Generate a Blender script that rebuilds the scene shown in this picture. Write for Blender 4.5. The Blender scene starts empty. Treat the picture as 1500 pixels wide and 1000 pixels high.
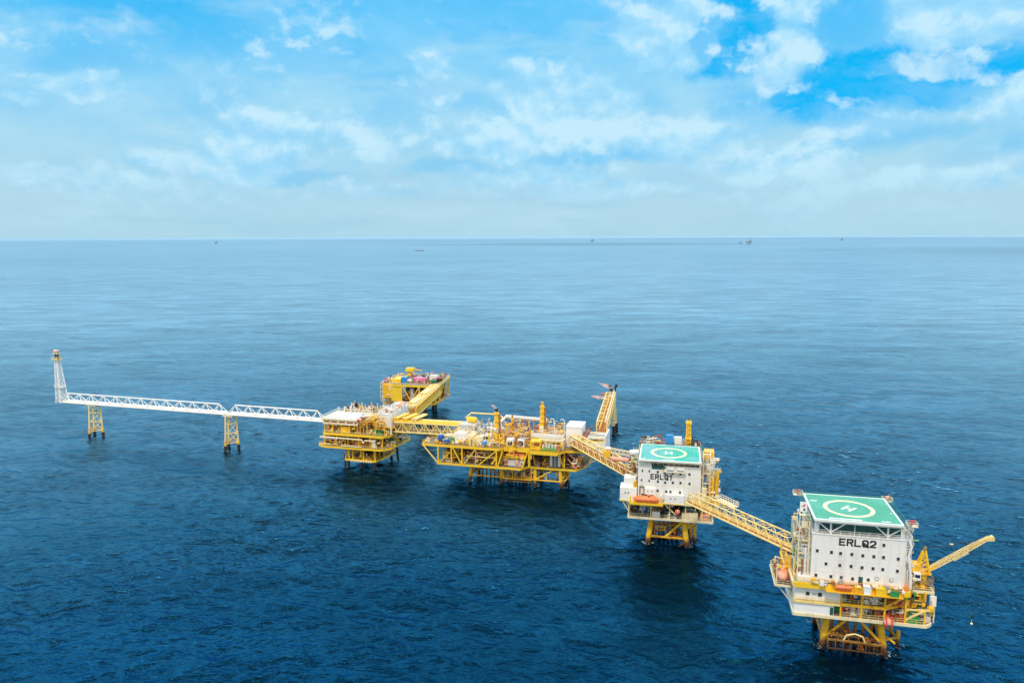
import bpy, math, random
import numpy as np
from mathutils import Vector, Matrix
R = math.radians
sc = bpy.context.scene
C = sc.collection
PI = math.pi

# ------------------------------------------------------------------ materials
def mat(name, base, rough=0.5, dirt=None, amt=0.35, scale=0.6, metal=0.0, streak=False, splash=False, spec=0.4, fade=None):
    m = bpy.data.materials.new(name); m.use_nodes = True
    nt = m.node_tree; N = nt.nodes; L = nt.links
    b = N['Principled BSDF']
    b.inputs['Roughness'].default_value = rough
    b.inputs['Metallic'].default_value = metal
    b.inputs['Specular IOR Level'].default_value = spec
    tc = N.new('ShaderNodeTexCoord')
    if dirt is None:
        dirt = tuple(c*0.6 for c in base)
    if fade is None:
        fade = tuple(min(1, c*1.15+0.02) for c in base)
    n1 = N.new('ShaderNodeTexNoise'); n1.inputs['Scale'].default_value = scale
    n1.inputs['Detail'].default_value = 6; n1.inputs['Roughness'].default_value = 0.65
    if streak:
        mp = N.new('ShaderNodeMapping'); mp.inputs['Scale'].default_value = (1.6, 1.6, 0.16)
        L.new(tc.outputs['Object'], mp.inputs['Vector']); L.new(mp.outputs[0], n1.inputs['Vector'])
    else:
        L.new(tc.outputs['Object'], n1.inputs['Vector'])
    r1 = N.new('ShaderNodeValToRGB')
    r1.color_ramp.elements[0].position = 0.50; r1.color_ramp.elements[0].color = (0, 0, 0, 1)
    r1.color_ramp.elements[1].position = 0.74; r1.color_ramp.elements[1].color = (amt, amt, amt, 1)
    L.new(n1.outputs['Fac'], r1.inputs['Fac'])
    n2 = N.new('ShaderNodeTexNoise'); n2.inputs['Scale'].default_value = scale*0.35
    n2.inputs['Detail'].default_value = 3
    L.new(tc.outputs['Object'], n2.inputs['Vector'])
    mx0 = N.new('ShaderNodeMixRGB'); mx0.inputs[1].default_value = (*base, 1); mx0.inputs[2].default_value = (*fade, 1)
    L.new(n2.outputs['Fac'], mx0.inputs[0])
    mx = N.new('ShaderNodeMixRGB'); mx.inputs[2].default_value = (*dirt, 1)
    L.new(mx0.outputs[0], mx.inputs[1]); L.new(r1.outputs['Color'], mx.inputs[0])
    out = mx.outputs[0]
    if splash:   # rust and marine growth on steel close to the water line (object z, platforms stand at sea level)
        sp = N.new('ShaderNodeSeparateXYZ'); L.new(tc.outputs['Object'], sp.inputs[0])
        ad = N.new('ShaderNodeMath'); ad.operation = 'MULTIPLY_ADD'
        L.new(n1.outputs['Fac'], ad.inputs[0]); ad.inputs[1].default_value = -2.4
        L.new(sp.outputs['Z'], ad.inputs[2])
        rr = N.new('ShaderNodeMapRange'); rr.inputs['From Min'].default_value = 0.6; rr.inputs['From Max'].default_value = 2.2
        L.new(ad.outputs[0], rr.inputs['Value'])
        m2 = N.new('ShaderNodeMixRGB'); m2.inputs[1].default_value = (0.16, 0.065, 0.018, 1)
        L.new(rr.outputs[0], m2.inputs[0]); L.new(out, m2.inputs[2])
        rr2 = N.new('ShaderNodeMapRange'); rr2.inputs['From Min'].default_value = -0.9; rr2.inputs['From Max'].default_value = 0.3
        L.new(ad.outputs[0], rr2.inputs['Value'])
        m3 = N.new('ShaderNodeMixRGB'); m3.inputs[1].default_value = (0.014, 0.014, 0.013, 1)
        L.new(rr2.outputs[0], m3.inputs[0]); L.new(m2.outputs[0], m3.inputs[2])
        out = m3.outputs[0]
    L.new(out, b.inputs['Base Color'])
    return m

M = dict(
 yellow = mat('yellow_paint', (0.88, 0.47, 0.014), 0.45, (0.34, 0.13, 0.01), 0.62, 0.5, streak=True),
 ybright= mat('bright_yellow_paint', (0.95, 0.57, 0.02), 0.4, (0.45, 0.18, 0.01), 0.35, 0.4),
 jacket = mat('jacket_paint', (0.90, 0.49, 0.014), 0.5, (0.30, 0.11, 0.01), 0.6, 0.45, splash=True),
 jpale  = mat('pale_jacket_paint', (0.88, 0.68, 0.30), 0.5, (0.35, 0.16, 0.03), 0.5, 0.45, splash=True),
 pale   = mat('faded_yellow_paint', (0.90, 0.66, 0.24), 0.5, (0.42, 0.20, 0.04), 0.5, 0.5, streak=True),
 cream  = mat('cream_paint', (0.80, 0.70, 0.46), 0.5, (0.40, 0.22, 0.08), 0.45, 0.5, streak=True),
 white  = mat('white_paint', (0.80, 0.79, 0.76), 0.5, (0.48, 0.33, 0.18), 0.34, 0.5, streak=True),
 wclean = mat('clean_white_paint', (0.82, 0.82, 0.80), 0.45, (0.55, 0.50, 0.42), 0.3, 0.5),
 wblue  = mat('white_wall_paint', (0.82, 0.80, 0.77), 0.5, (0.52, 0.36, 0.20), 0.5, 0.42, streak=True),
 grey   = mat('grey_steel', (0.38, 0.38, 0.37), 0.5, (0.20, 0.15, 0.10), 0.5, 0.8),
 lgrey  = mat('light_grey_steel', (0.60, 0.59, 0.56), 0.45, (0.35, 0.26, 0.16), 0.4, 0.8),
 grate  = mat('deck_grating', (0.20, 0.17, 0.11), 0.8, (0.08, 0.06, 0.04), 0.6, 0.7),
 gdeck  = mat('green_grey_deck', (0.20, 0.30, 0.22), 0.8, (0.10, 0.09, 0.06), 0.6, 0.7),
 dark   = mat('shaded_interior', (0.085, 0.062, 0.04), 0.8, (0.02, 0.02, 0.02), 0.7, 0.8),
 black  = mat('black_steel', (0.02, 0.02, 0.022), 0.6, (0.05, 0.03, 0.02), 0.5, 1.0),
 glass  = mat('window_glass', (0.02, 0.035, 0.035), 0.12, (0.05, 0.06, 0.05), 0.5, 1.0, spec=0.6),
 teal   = mat('dark_teal_panel', (0.008, 0.085, 0.085), 0.7, (0.02, 0.03, 0.03), 0.5, 0.6),
 net    = mat('safety_net', (0.02, 0.20, 0.16), 0.8, (0.02, 0.08, 0.08), 0.5, 1.0),
 green  = mat('green_paint', (0.03, 0.30, 0.08), 0.5, (0.02, 0.10, 0.04), 0.5, 0.8),
 lime   = mat('lime_paint', (0.35, 0.55, 0.03), 0.5, (0.1, 0.2, 0.02), 0.4, 0.8),
 blue   = mat('blue_paint', (0.01, 0.10, 0.42), 0.4, (0.01, 0.05, 0.18), 0.5, 0.8),
 lblue  = mat('light_blue_paint', (0.03, 0.26, 0.60), 0.4, (0.02, 0.12, 0.30), 0.5, 0.8),
 pink   = mat('pink_paint', (0.72, 0.20, 0.42), 0.5, (0.4, 0.12, 0.2), 0.4, 0.8),
 orange = mat('orange_paint', (0.80, 0.22, 0.07), 0.4, (0.5, 0.10, 0.03), 0.4, 0.8),
 porange= mat('faded_orange_paint', (0.88, 0.38, 0.25), 0.5, (0.6, 0.2, 0.1), 0.5, 0.8),
 rust   = mat('rusty_steel', (0.42, 0.13, 0.03), 0.8, (0.10, 0.035, 0.015), 0.7, 1.0),
 rbrown = mat('red_brown_paint', (0.40, 0.09, 0.03), 0.6, (0.10, 0.03, 0.02), 0.6, 0.9),
 rustjack=mat('rusty_landing_steel', (0.38, 0.18, 0.03), 0.8, (0.05, 0.03, 0.01), 0.8, 0.8, splash=True),
 red    = mat('red_paint', (0.60, 0.02, 0.03), 0.4, (0.3, 0.02, 0.02), 0.4, 0.8),
 letter = mat('black_lettering', (0.02, 0.022, 0.025), 0.5, (0.12, 0.11, 0.10), 0.4, 1.2),
 redcap = mat('scorched_white_paint', (0.75, 0.50, 0.42), 0.6, (0.35, 0.12, 0.06), 0.6, 0.8),
 line   = mat('white_marking', (0.80, 0.82, 0.78), 0.6, (0.4, 0.6, 0.5), 0.4, 1.0),
 yline  = mat('yellow_marking', (0.88, 0.80, 0.42), 0.6, (0.5, 0.55, 0.35), 0.35, 1.0),
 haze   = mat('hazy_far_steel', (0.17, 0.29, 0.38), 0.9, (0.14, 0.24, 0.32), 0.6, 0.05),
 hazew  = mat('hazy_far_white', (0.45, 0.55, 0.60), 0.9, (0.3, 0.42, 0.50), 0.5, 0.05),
)

def deck_mat(name, a, b, patch):
    m = bpy.data.materials.new(name); m.use_nodes = True
    nt = m.node_tree; N = nt.nodes; L = nt.links; p = N['Principled BSDF']; p.inputs['Roughness'].default_value = 0.7
    tc = N.new('ShaderNodeTexCoord')
    n = N.new('ShaderNodeTexNoise'); n.inputs['Scale'].default_value = patch; n.inputs['Detail'].default_value = 4
    n.inputs['Distortion'].default_value = 0.6
    L.new(tc.outputs['Object'], n.inputs['Vector'])
    r = N.new('ShaderNodeValToRGB'); r.color_ramp.elements[0].position = 0.40; r.color_ramp.elements[1].position = 0.62
    r.color_ramp.elements[0].color = (*a, 1); r.color_ramp.elements[1].color = (*b, 1)
    L.new(n.outputs['Fac'], r.inputs['Fac'])
    n2 = N.new('ShaderNodeTexNoise'); n2.inputs['Scale'].default_value = 1.7; n2.inputs['Detail'].default_value = 8
    L.new(tc.outputs['Object'], n2.inputs['Vector'])
    mm = N.new('ShaderNodeMapRange'); mm.inputs['From Min'].default_value = 0.3; mm.inputs['From Max'].default_value = 0.7
    mm.inputs['To Min'].default_value = 0.86; mm.inputs['To Max'].default_value = 1.12
    L.new(n2.outputs['Fac'], mm.inputs['Value'])
    v = N.new('ShaderNodeVectorMath'); v.operation = 'SCALE'; L.new(r.outputs['Color'], v.inputs[0]); L.new(mm.outputs[0], v.inputs['Scale'])
    bk = N.new('ShaderNodeTexBrick'); bk.inputs['Scale'].default_value = .4; bk.inputs['Mortar Size'].default_value = .018; bk.offset = 0
    bk.inputs['Color1'].default_value = (1, 1, 1, 1); bk.inputs['Color2'].default_value = (.93, .95, .94, 1); bk.inputs['Mortar'].default_value = (.72, .74, .74, 1)
    L.new(tc.outputs['Object'], bk.inputs['Vector'])
    v2 = N.new('ShaderNodeVectorMath'); v2.operation = 'MULTIPLY'; L.new(v.outputs[0], v2.inputs[0]); L.new(bk.outputs['Color'], v2.inputs[1])
    L.new(v2.outputs[0], p.inputs['Base Color'])
    return m
M['heli2'] = deck_mat('helideck_green', (0.07, 0.40, 0.25), (0.10, 0.46, 0.32), 0.12)
M['heli1'] = deck_mat('worn_helideck_green', (0.03, 0.50, 0.36), (0.22, 0.50, 0.52), 0.13)

def flame_mat():
    m = bpy.data.materials.new('flame'); m.use_nodes = True
    nt = m.node_tree; N = nt.nodes; L = nt.links
    for n in list(N): N.remove(n)
    o = N.new('ShaderNodeOutputMaterial'); mx = N.new('ShaderNodeMixShader')
    t = N.new('ShaderNodeBsdfTransparent'); e = N.new('ShaderNodeEmission')
    e.inputs['Color'].default_value = (1.0, 0.62, 0.50, 1); e.inputs['Strength'].default_value = 1.0
    tc = N.new('ShaderNodeTexCoord'); n = N.new('ShaderNodeTexNoise'); n.inputs['Scale'].default_value = 0.7; n.inputs['Detail'].default_value = 5
    L.new(tc.outputs['Object'], n.inputs['Vector'])
    r = N.new('ShaderNodeMapRange'); r.inputs['From Min'].default_value = 0.35; r.inputs['From Max'].default_value = 0.6
    r.inputs['To Min'].default_value = 0.0; r.inputs['To Max'].default_value = 0.6
    L.new(n.outputs['Fac'], r.inputs['Value']); L.new(r.outputs[0], mx.inputs[0])
    L.new(t.outputs[0], mx.inputs[1]); L.new(e.outputs[0], mx.inputs[2]); L.new(mx.outputs[0], o.inputs['Surface'])
    return m
M['flame'] = flame_mat()

# ------------------------------------------------------------------ mesh builder
class MB:
    def __init__(s): s.v = []; s.f = []
    def add(s, vs, fs):
        k = len(s.v); s.v += [tuple(x) for x in vs]; s.f += [tuple(i+k for i in f) for f in fs]; return s
    def box(s, x0, x1, y0, y1, z0, z1):
        v = [(x0,y0,z0),(x1,y0,z0),(x1,y1,z0),(x0,y1,z0),(x0,y0,z1),(x1,y0,z1),(x1,y1,z1),(x0,y1,z1)]
        return s.add(v, [(0,3,2,1),(4,5,6,7),(0,1,5,4),(1,2,6,5),(2,3,7,6),(3,0,4,7)])
    def bar(s, a, b, w, h=None, up=(0,0,1)):       # rectangular section beam
        a, b = Vector(a), Vector(b); h = h or w
        d = (b-a).normalized(); u = Vector(up)
        if abs(d.dot(u)) > 0.98: u = Vector((0,1,0))
        x = d.cross(u).normalized(); y = x.cross(d)
        v = []
        for p in (a, b):
            for sx, sy in ((-1,-1),(1,-1),(1,1),(-1,1)): v.append(p + x*sx*w/2 + y*sy*h/2)
        return s.add(v, [(0,3,2,1),(4,5,6,7),(0,1,5,4),(1,2,6,5),(2,3,7,6),(3,0,4,7)])
    def cyl(s, a, b, r, r2=None, n=10, cap=True):
        a, b = Vector(a), Vector(b); r2 = r if r2 is None else r2
        d = (b-a).normalized(); u = Vector((0,0,1))
        if abs(d.dot(u)) > 0.98: u = Vector((0,1,0))
        x = d.cross(u).normalized(); y = x.cross(d)
        v = []
        for p, q in ((a, r), (b, r2)):
            for i in range(n):
                t = 2*PI*i/n; v.append(p + (x*math.cos(t) + y*math.sin(t))*q)
        f = [(i, (i+1) % n, (i+1) % n + n, i+n) for i in range(n)]
        if cap: f += [tuple(range(n-1, -1, -1)), tuple(range(n, 2*n))]
        return s.add(v, f)
    def path(s, pts, r, n=6):
        for i in range(len(pts)-1): s.cyl(pts[i], pts[i+1], r, n=n)
        return s
    def prof(s, a, b, rs, n=12):                   # body of revolution from a to b, rs = [(t, radius)]
        a, b = Vector(a), Vector(b); d = b-a; dn = d.normalized(); u = Vector((0,0,1))
        if abs(dn.dot(u)) > 0.98: u = Vector((0,1,0))
        x = dn.cross(u).normalized(); y = x.cross(dn); v = []
        for t, r in rs:
            for i in range(n):
                q = 2*PI*i/n; v.append(a + d*t + (x*math.cos(q)+y*math.sin(q))*max(r, 0.01))
        f = []
        for j in range(len(rs)-1):
            for i in range(n): f.append((j*n+i, j*n+(i+1) % n, (j+1)*n+(i+1) % n, (j+1)*n+i))
        f += [tuple(range(n-1, -1, -1)), tuple(range((len(rs)-1)*n, len(rs)*n))]
        return s.add(v, f)
    def vessel(s, a, b, r, n=12):
        L = (Vector(b)-Vector(a)).length; e = min(0.45, 0.55*r/L)
        return s.prof(a, b, [(0, .05*r), (e*.2, .6*r), (e*.6, .9*r), (e, r), (1-e, r), (1-e*.6, .9*r), (1-e*.2, .6*r), (1, .05*r)], n)
    def slab(s, poly, z0, z1):
        n = len(poly); v = [(x, y, z0) for x, y in poly] + [(x, y, z1) for x, y in poly]
        f = [tuple(range(n-1, -1, -1)), tuple(range(n, 2*n))] + [(i, (i+1) % n, (i+1) % n+n, i+n) for i in range(n)]
        return s.add(v, f)
    def ring(s, cx, cy, z, r0, r1, n=64, h=0.02):
        v = []
        for i in range(n):
            t = 2*PI*i/n; c, q = math.cos(t), math.sin(t)
            v += [(cx+r0*c, cy+r0*q, z), (cx+r1*c, cy+r1*q, z), (cx+r1*c, cy+r1*q, z+h), (cx+r0*c, cy+r0*q, z+h)]
        f = []
        for i in range(n):
            a, b = 4*i, 4*((i+1) % n)
            f += [(a+3, a+2, b+2, b+3), (a+1, b+1, b+2, a+2), (a, a+3, b+3, b)]
        return s.add(v, f)
    def rails(s, poly, z, h=1.1, step=2.2, r=0.05, closed=True):
        P = list(poly) + ([poly[0]] if closed else [])
        for i in range(len(P)-1):
            a, b = Vector((*P[i], z)), Vector((*P[i+1], z)); L = (b-a).length
            if L < 0.1: continue
            n = max(1, round(L/step))
            for k in range(n): p = a.lerp(b, k/n); s.bar(p, p+Vector((0,0,h)), r*1.4)
            for q in (h, h*0.52): s.bar(a+Vector((0,0,q)), b+Vector((0,0,q)), r*1.4)
        return s
    def build(s, name, m, parent=None, smooth=False, origin=None):
        me = bpy.data.meshes.new(name)
        vs = s.v
        if origin: vs = [(x-origin[0], y-origin[1], z-origin[2]) for x, y, z in vs]
        me.from_pydata(vs, [], s.f); me.update()
        o = bpy.data.objects.new(name, me); C.objects.link(o)
        me.materials.append(M[m] if isinstance(m, str) else m)
        if smooth:
            me.polygons.foreach_set('use_smooth', [True]*len(me.polygons))
            try: me.set_sharp_from_angle(angle=R(40))
            except Exception: pass
        if parent is not None: o.parent = parent
        if origin: o.location = origin
        return o

def thing(name, label, cat, loc=(0,0,0), rz=0.0, group=None):
    o = bpy.data.objects.new(name, None); C.objects.link(o); o.empty_display_size = 0.5
    o.location = loc; o.rotation_euler = (0, 0, R(rz))
    o['label'] = label; o['category'] = cat
    if group: o['group'] = group
    return o
def lab(o, t): o['label'] = t; return o
class Frame:
    def __init__(s, ox, oy, deg): s.o = (ox, oy); s.d = deg; a = R(deg); s.c, s.s = math.cos(a), math.sin(a)
    def w(s, u, v, z=0): return (s.o[0]+u*s.c-v*s.s, s.o[1]+u*s.s+v*s.c, z)

# ------------------------------------------------------------------ shared pieces of platforms
rng = random.Random(7)
def girder_deck(root, poly, z, t, m='yellow', top='grate', name='deck'):
    d = MB().slab(poly, z-t*0.55, z-0.02).build(name, top, root)
    g = MB(); n = len(poly)
    for i in range(n):
        a, b = poly[i], poly[(i+1) % n]
        g.bar((*a, z-t/2), (*b, z-t/2), 0.45, t)
    g.build('edge_girder', m, root)
    return d
def joists(root, u0, u1, v0, v1, z, step=3.0, m='yellow', h=0.6):
    g = MB(); u = u0+step/2
    while u < u1: g.bar((u, v0, z), (u, v1, z), 0.25, h); u += step
    v = v0+step/2
    while v < v1: g.bar((u0, v, z-0.05), (u1, v, z-0.05), 0.22, h*0.8); v += step*1.4
    return g.build('under_deck_beams', m, root)
def leg(root, a, b, r, m='jacket', name='leg', n=14): return MB().cyl(a, b, r, n=n).build(name, m, root, smooth=True)
def brace(root, a, b, r=0.28, m='jacket', name='brace'): return MB().cyl(a, b, r, n=8).build(name, m, root, smooth=True)
def post(root, u, v, z0, z1, w=0.45, m='yellow', name='column'): return MB().bar((u, v, z0), (u, v, z1), w).build(name, m, root)
def window(root, u, z, v, w=0.75, h=0.85, fm='lgrey'):
    f = MB()
    f.box(u-w/2-.1, u+w/2+.1, v-.07, v+.02, z-h/2-.1, z-h/2); f.box(u-w/2-.1, u+w/2+.1, v-.07, v+.02, z+h/2, z+h/2+.1)
    f.box(u-w/2-.1, u-w/2, v-.07, v+.02, z-h/2, z+h/2); f.box(u+w/2, u+w/2+.1, v-.07, v+.02, z-h/2, z+h/2)
    o = f.build('window', fm, root)
    MB().box(u-w/2, u+w/2, v-.03, v+.01, z-h/2, z+h/2).build('pane', 'glass', o)
    return o
def stairs(root, a, b, w=1.0, m='cream', name='stair'):
    a, b = Vector(a), Vector(b); g = MB(); d = (b-a); side = Vector((d.x, d.y, 0)).normalized().cross(Vector((0,0,1)))*w/2
    for s_ in (-1, 1):
        g.bar(a+side*s_, b+side*s_, 0.08, 0.3); g.bar(a+side*s_+Vector((0,0,1)), b+side*s_+Vector((0,0,1)), 0.07)
    n = max(3, int(abs(d.z)/0.3))
    for k in range(1, n):
        p = a+d*k/n; g.bar(p-side, p+side, 0.28, 0.05)
    return g.build(name, m, root)
def stair_tower(root, u0, u1, v0, v1, z0, z1, m='cream', flights=None, post_r=0.12, shaft=True):
    g = MB()
    for u in (u0, u1):
        for v in (v0, v1): g.bar((u, v, z0), (u, v, z1), post_r*2)
    n = flights or max(2, round((z1-z0)/3)); h = (z1-z0)/n
    for k in range(n+1):
        z = z0+k*h; 
        g.bar((u0, v0, z), (u1, v0, z), .15); g.bar((u0, v1, z), (u1, v1, z), .15); g.bar((u0, v0, z), (u0, v1, z), .15); g.bar((u1, v0, z), (u1, v1, z), .15)
        if 0 < k: g.box(u0, u1, v0, v0+0.9, z-.05, z+.03)
    fr = g.build('stair_frame', m, root)
    for k in range(n):
        z = z0+k*h; uu = (u0*0.7+u1*0.3) if k % 2 else (u0*0.3+u1*0.7)
        va, vb = (v0+.5, v1-.4) if k % 2 else (v1-.4, v0+.5)
        stairs(root, (uu, va, z), (uu, vb, z+h), 0.8, m)
    return fr

PAL = ['yellow', 'cream', 'white', 'lgrey', 'grey', 'pale', 'rust', 'white', 'yellow', 'cream', 'rbrown', 'dark', 'wclean', 'grey']
def clutter(root, u0, u1, v0, v1, z, n, hmax=2.5, pal=PAL, seed=1, kinds='vhpctk', big=1.0):
    q = random.Random(seed)
    for i in range(n):
        u, v = q.uniform(u0, u1), q.uniform(v0, v1); k = q.choice(kinds); m = q.choice(pal); s = q.uniform(.6, 1.15)*big
        h = hmax*q.uniform(.45, 1.0); g = MB()
        ux = lambda w: min(max(w, u0), u1)
        if k == 'v':
            r = .45*s; g.vessel((u, v, z+.3), (u, v, z+h), r)
            for a in (0, 2.1, 4.2): g.bar((u+r*.8*math.cos(a), v+r*.8*math.sin(a), z), (u+r*.8*math.cos(a), v+r*.8*math.sin(a), z+h*.4), .08)
            g.cyl((u, v, z+h), (u, v, z+h+.5), .12, n=6); g.cyl((u-.0, v, z+h*.6), (u+r+.5, v, z+h*.6), .1, n=6)
            g.build('vertical_vessel', m, root, smooth=True)
        elif k == 'h':
            L = 2.2*s; r = .5*s; zz = z+.5+r; g.vessel((ux(u-L/2), v, zz), (ux(u-L/2)+L, v, zz), r)
            for t in (.25, .75): g.box(ux(u-L/2)+L*t-.12, ux(u-L/2)+L*t+.12, v-r*.8, v+r*.8, z, zz-r*.5)
            g.cyl((u, v, zz+r*.9), (u, v, zz+r+.6), .14, n=6)
            g.build('horizontal_vessel', m, root, smooth=True)
        elif k == 'p':
            L = q.uniform(2, 5)*s; zz = z+h*.7; pts = [(ux(u), v, z), (ux(u), v, zz), (ux(u+L), v, zz), (ux(u+L), v+.8*s, zz), (ux(u+L), v+.8*s, z)]
            g.path(pts, .13*s, 7); g.path([(a+.35, b-.3, c*1.0+(.25 if c > z+.1 else 0)) for a, b, c in pts], .1*s, 6)
            g.build('pipe_run', m, root, smooth=True)
        elif k == 'c':
            w, d, hh = .9*s, .6*s, min(h, 1.9); g.box(u-w/2, u+w/2, v-d/2, v+d/2, z+.12, z+hh); g.box(u-w/2+.1, u+w/2-.1, v-d/2-.03, v-d/2, z+.3, z+hh-.2)
            g.box(u-w/2-.05, u+w/2+.05, v-d/2-.05, v+d/2+.05, z+hh, z+hh+.08); g.box(u-w/2, u+w/2, v-d/2+.05, v+d/2-.05, z, z+.12)
            g.build('cabinet', m, root)
        elif k == 't':
            g.cyl((u, v, z), (u, v, z+h), .16*s, n=7); g.cyl((u-.5*s, v, z+h*.55), (u+.5*s, v, z+h*.55), .12*s, n=7)
            g.cyl((u, v, z+h*.3), (u, v, z+h*.36), .34*s, n=9); g.cyl((u, v, z+h*.75), (u, v, z+h*.81), .32*s, n=9)
            g.cyl((u-.5*s, v-.25, z+h*.55), (u-.5*s, v+.25, z+h*.55), .28*s, n=9); g.cyl((u, v, z+h), (u, v, z+h+.1), .3*s, n=9)
            g.build('valve_tree', m, root, smooth=True)
        else:
            w, d, hh = 1.5*s, 1.0*s, min(h, 1.6)
            g.box(u-w/2, u+w/2, v-d/2, v+d/2, z, z+.15)
            for a in (-1, 1):
                for b in (-1, 1): g.bar((u+a*w*.46, v+b*d*.45, z), (u+a*w*.46, v+b*d*.45, z+hh), .1)
            for b in (-1, 1): g.bar((u-w/2, v+b*d*.45, z+hh), (u+w/2, v+b*d*.45, z+hh), .1)
            g.cyl((u-w*.35, v, z+.55), (u+w*.3, v, z+.55), .33*s, n=9); g.box(u-w*.2, u+w*.2, v-d*.3, v+d*.3, z+.15, z+hh*.7)
            g.build('pump_skid', m, root)

def dense(root, u0, u1, v0, v1, z0, z1, n, pal, seed=1, size=2.6, name='pipework'):
    q = random.Random(seed*31+5)
    cl = lambda x, a, b: min(max(x, a), b)
    for i in range(n):
        p = [q.uniform(u0, u1), q.uniform(v0, v1), q.uniform(z0, z1)]; c0 = list(p); g = MB(); r_ = q.choice((.07, .09, .12, .16, .2)); last = -1
        for k in range(q.randint(5, 9)):
            ax = q.choice([a for a in (0, 0, 1, 2, 2) if a != last]); last = ax; b = list(p)
            lim = ((u0, u1), (v0, v1), (z0, z1))[ax]; b[ax] = cl(c0[ax]+q.uniform(-size, size)*(.7, .4, .55)[ax], *lim)
            if abs(b[ax]-p[ax]) < .15: continue
            d = [0, 0, 0]; d[ax] = r_*(1 if b[ax] > p[ax] else -1)
            g.cyl([p[t]-d[t] for t in range(3)], [b[t]+d[t] for t in range(3)], r_, n=6)
            if q.random() < .3: w = q.uniform(.2, .45); g.box(b[0]-w, b[0]+w, b[1]-w*.7, b[1]+w*.7, b[2]-w*.8, b[2]+w*.8)
            p = b
        if not g.v: g.box(p[0]-.3, p[0]+.3, p[1]-.3, p[1]+.3, p[2]-.3, p[2]+.3)
        g.build(name, q.choice(pal), root)
def helideck(root, u0, u1, v0, v1, z, m, ang, vring, uring, rout, edge='line', marks=(), shrink=0.0):
    pl = [(u0, v0), (u1, v0), (u1, v1), (u0, v1)]
    h = MB().slab(pl, z-.45, z).build('helideck', m, root)
    e = MB()
    w = .38
    e.box(u0-.06, u1+.06, v0-.06, v0+w, z-.5, z+.05); e.box(u0-.06, u1+.06, v1-w, v1+.06, z-.5, z+.05)
    e.box(u0-.06, u0+w, v0+w, v1-w, z-.5, z+.05); e.box(u1-w, u1+.06, v0+w, v1-w, z-.5, z+.05)
    e.build('deck_edge', edge, h)
    MB().ring(uring, vring, z+.004, rout-1.0, rout).build('aiming_circle', 'yline', h)
    H = MB(); a = R(ang); ca, sa = math.cos(a), math.sin(a)
    def bl(x0, x1, y0, y1, g=H):
        P = [(uring+x*ca-y*sa, vring+x*sa+y*ca) for x, y in ((x0,y0),(x1,y0),(x1,y1),(x0,y1))]
        g.slab(P, z+.004, z+.03)
    bl(-1.25, -.65, -1.75, 1.75); bl(.65, 1.25, -1.75, 1.75); bl(-.65, .65, -.3, .3)
    H.build('letter_h', 'line', h)
    for (a0, a1, b0, b1, n) in marks:           # worn painted text, too faint to read
        g = MB(); q = random.Random(int(a0*10)); x = a0
        while x < a1:
            wv = q.uniform(.25, .5); g.box(x, min(a1, x+wv), b0+q.uniform(0, .12), b1-q.uniform(0, .12), z+.004, z+.02); x += wv+q.uniform(.06, .16)
        g.build('worn_marking', 'line', h)
    # perimeter safety net on outriggers
    nt = MB(); o = 1.4
    P0 = [(u0-.1, v0-.1), (u1+.1, v0-.1), (u1+.1, v1+.1), (u0-.1, v1+.1)]; P1 = [(u0-o, v0-o), (u1+o, v0-o), (u1+o, v1+o), (u0-o, v1+o)]
    for i in (0, 1, 2, 3):
        if i == 0: continue
        a, b = Vector((*P0[i], z-.25)), Vector((*P0[(i+1) % 4], z-.25)); c, d = Vector((*P1[i], z+.0)), Vector((*P1[(i+1) % 4], z+.0))
        n = 12
        for k in range(n+1): nt.bar(a.lerp(b, k/n), c.lerp(d, k/n), .07)
        for t in (1.0, .75, .5, .25): nt.bar(a.lerp(c, t), b.lerp(d, t), .05 if t < 1 else .1)
    nt.build('safety_net', 'net', h)
    return h

def lettering(root, txt, u0, u1, z0, z1, v, t=.34):
    G = {'E': [(0,0,0,1),(0,1,1,1),(0,.5,.85,.5),(0,0,1,0)], 'L': [(0,0,0,1),(0,0,1,0)], '1': [(.5,0,.5,1),(.2,.8,.5,1)],
         'R': [(0,0,0,1),(0,1,.75,1),(.75,1,1,.88),(1,.88,1,.62),(1,.62,.75,.5),(.75,.5,0,.5),(.55,.5,1,0)],
         'Q': [(.2,0,.8,0),(.8,0,1,.2),(1,.2,1,.8),(1,.8,.8,1),(.8,1,.2,1),(.2,1,0,.8),(0,.8,0,.2),(0,.2,.2,0),(.6,.35,1.08,-.1)],
         '2': [(0,.78,.2,1),(.2,1,.8,1),(.8,1,1,.8),(1,.8,.95,.55),(.95,.55,0,.05),(0,0,1,0)]}
    n = len(txt); pitch = (u1-u0+.45)/n; w = pitch-.62; g = MB()
    for k, ch in enumerate(txt):
        for a, b, c, d in G[ch]:
            p, q = Vector((u0+k*pitch+a*w, v, z0+b*(z1-z0))), Vector((u0+k*pitch+c*w, v, z0+d*(z1-z0)))
            dd = (q-p).normalized()*t*.45; g.bar(p-dd, q+dd, .05, t, up=(0, 1, 0)) if False else g.bar(p-dd, q+dd, t, .05, up=(0, 1, 0))
    return g.build('lettering', 'letter', root)

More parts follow.
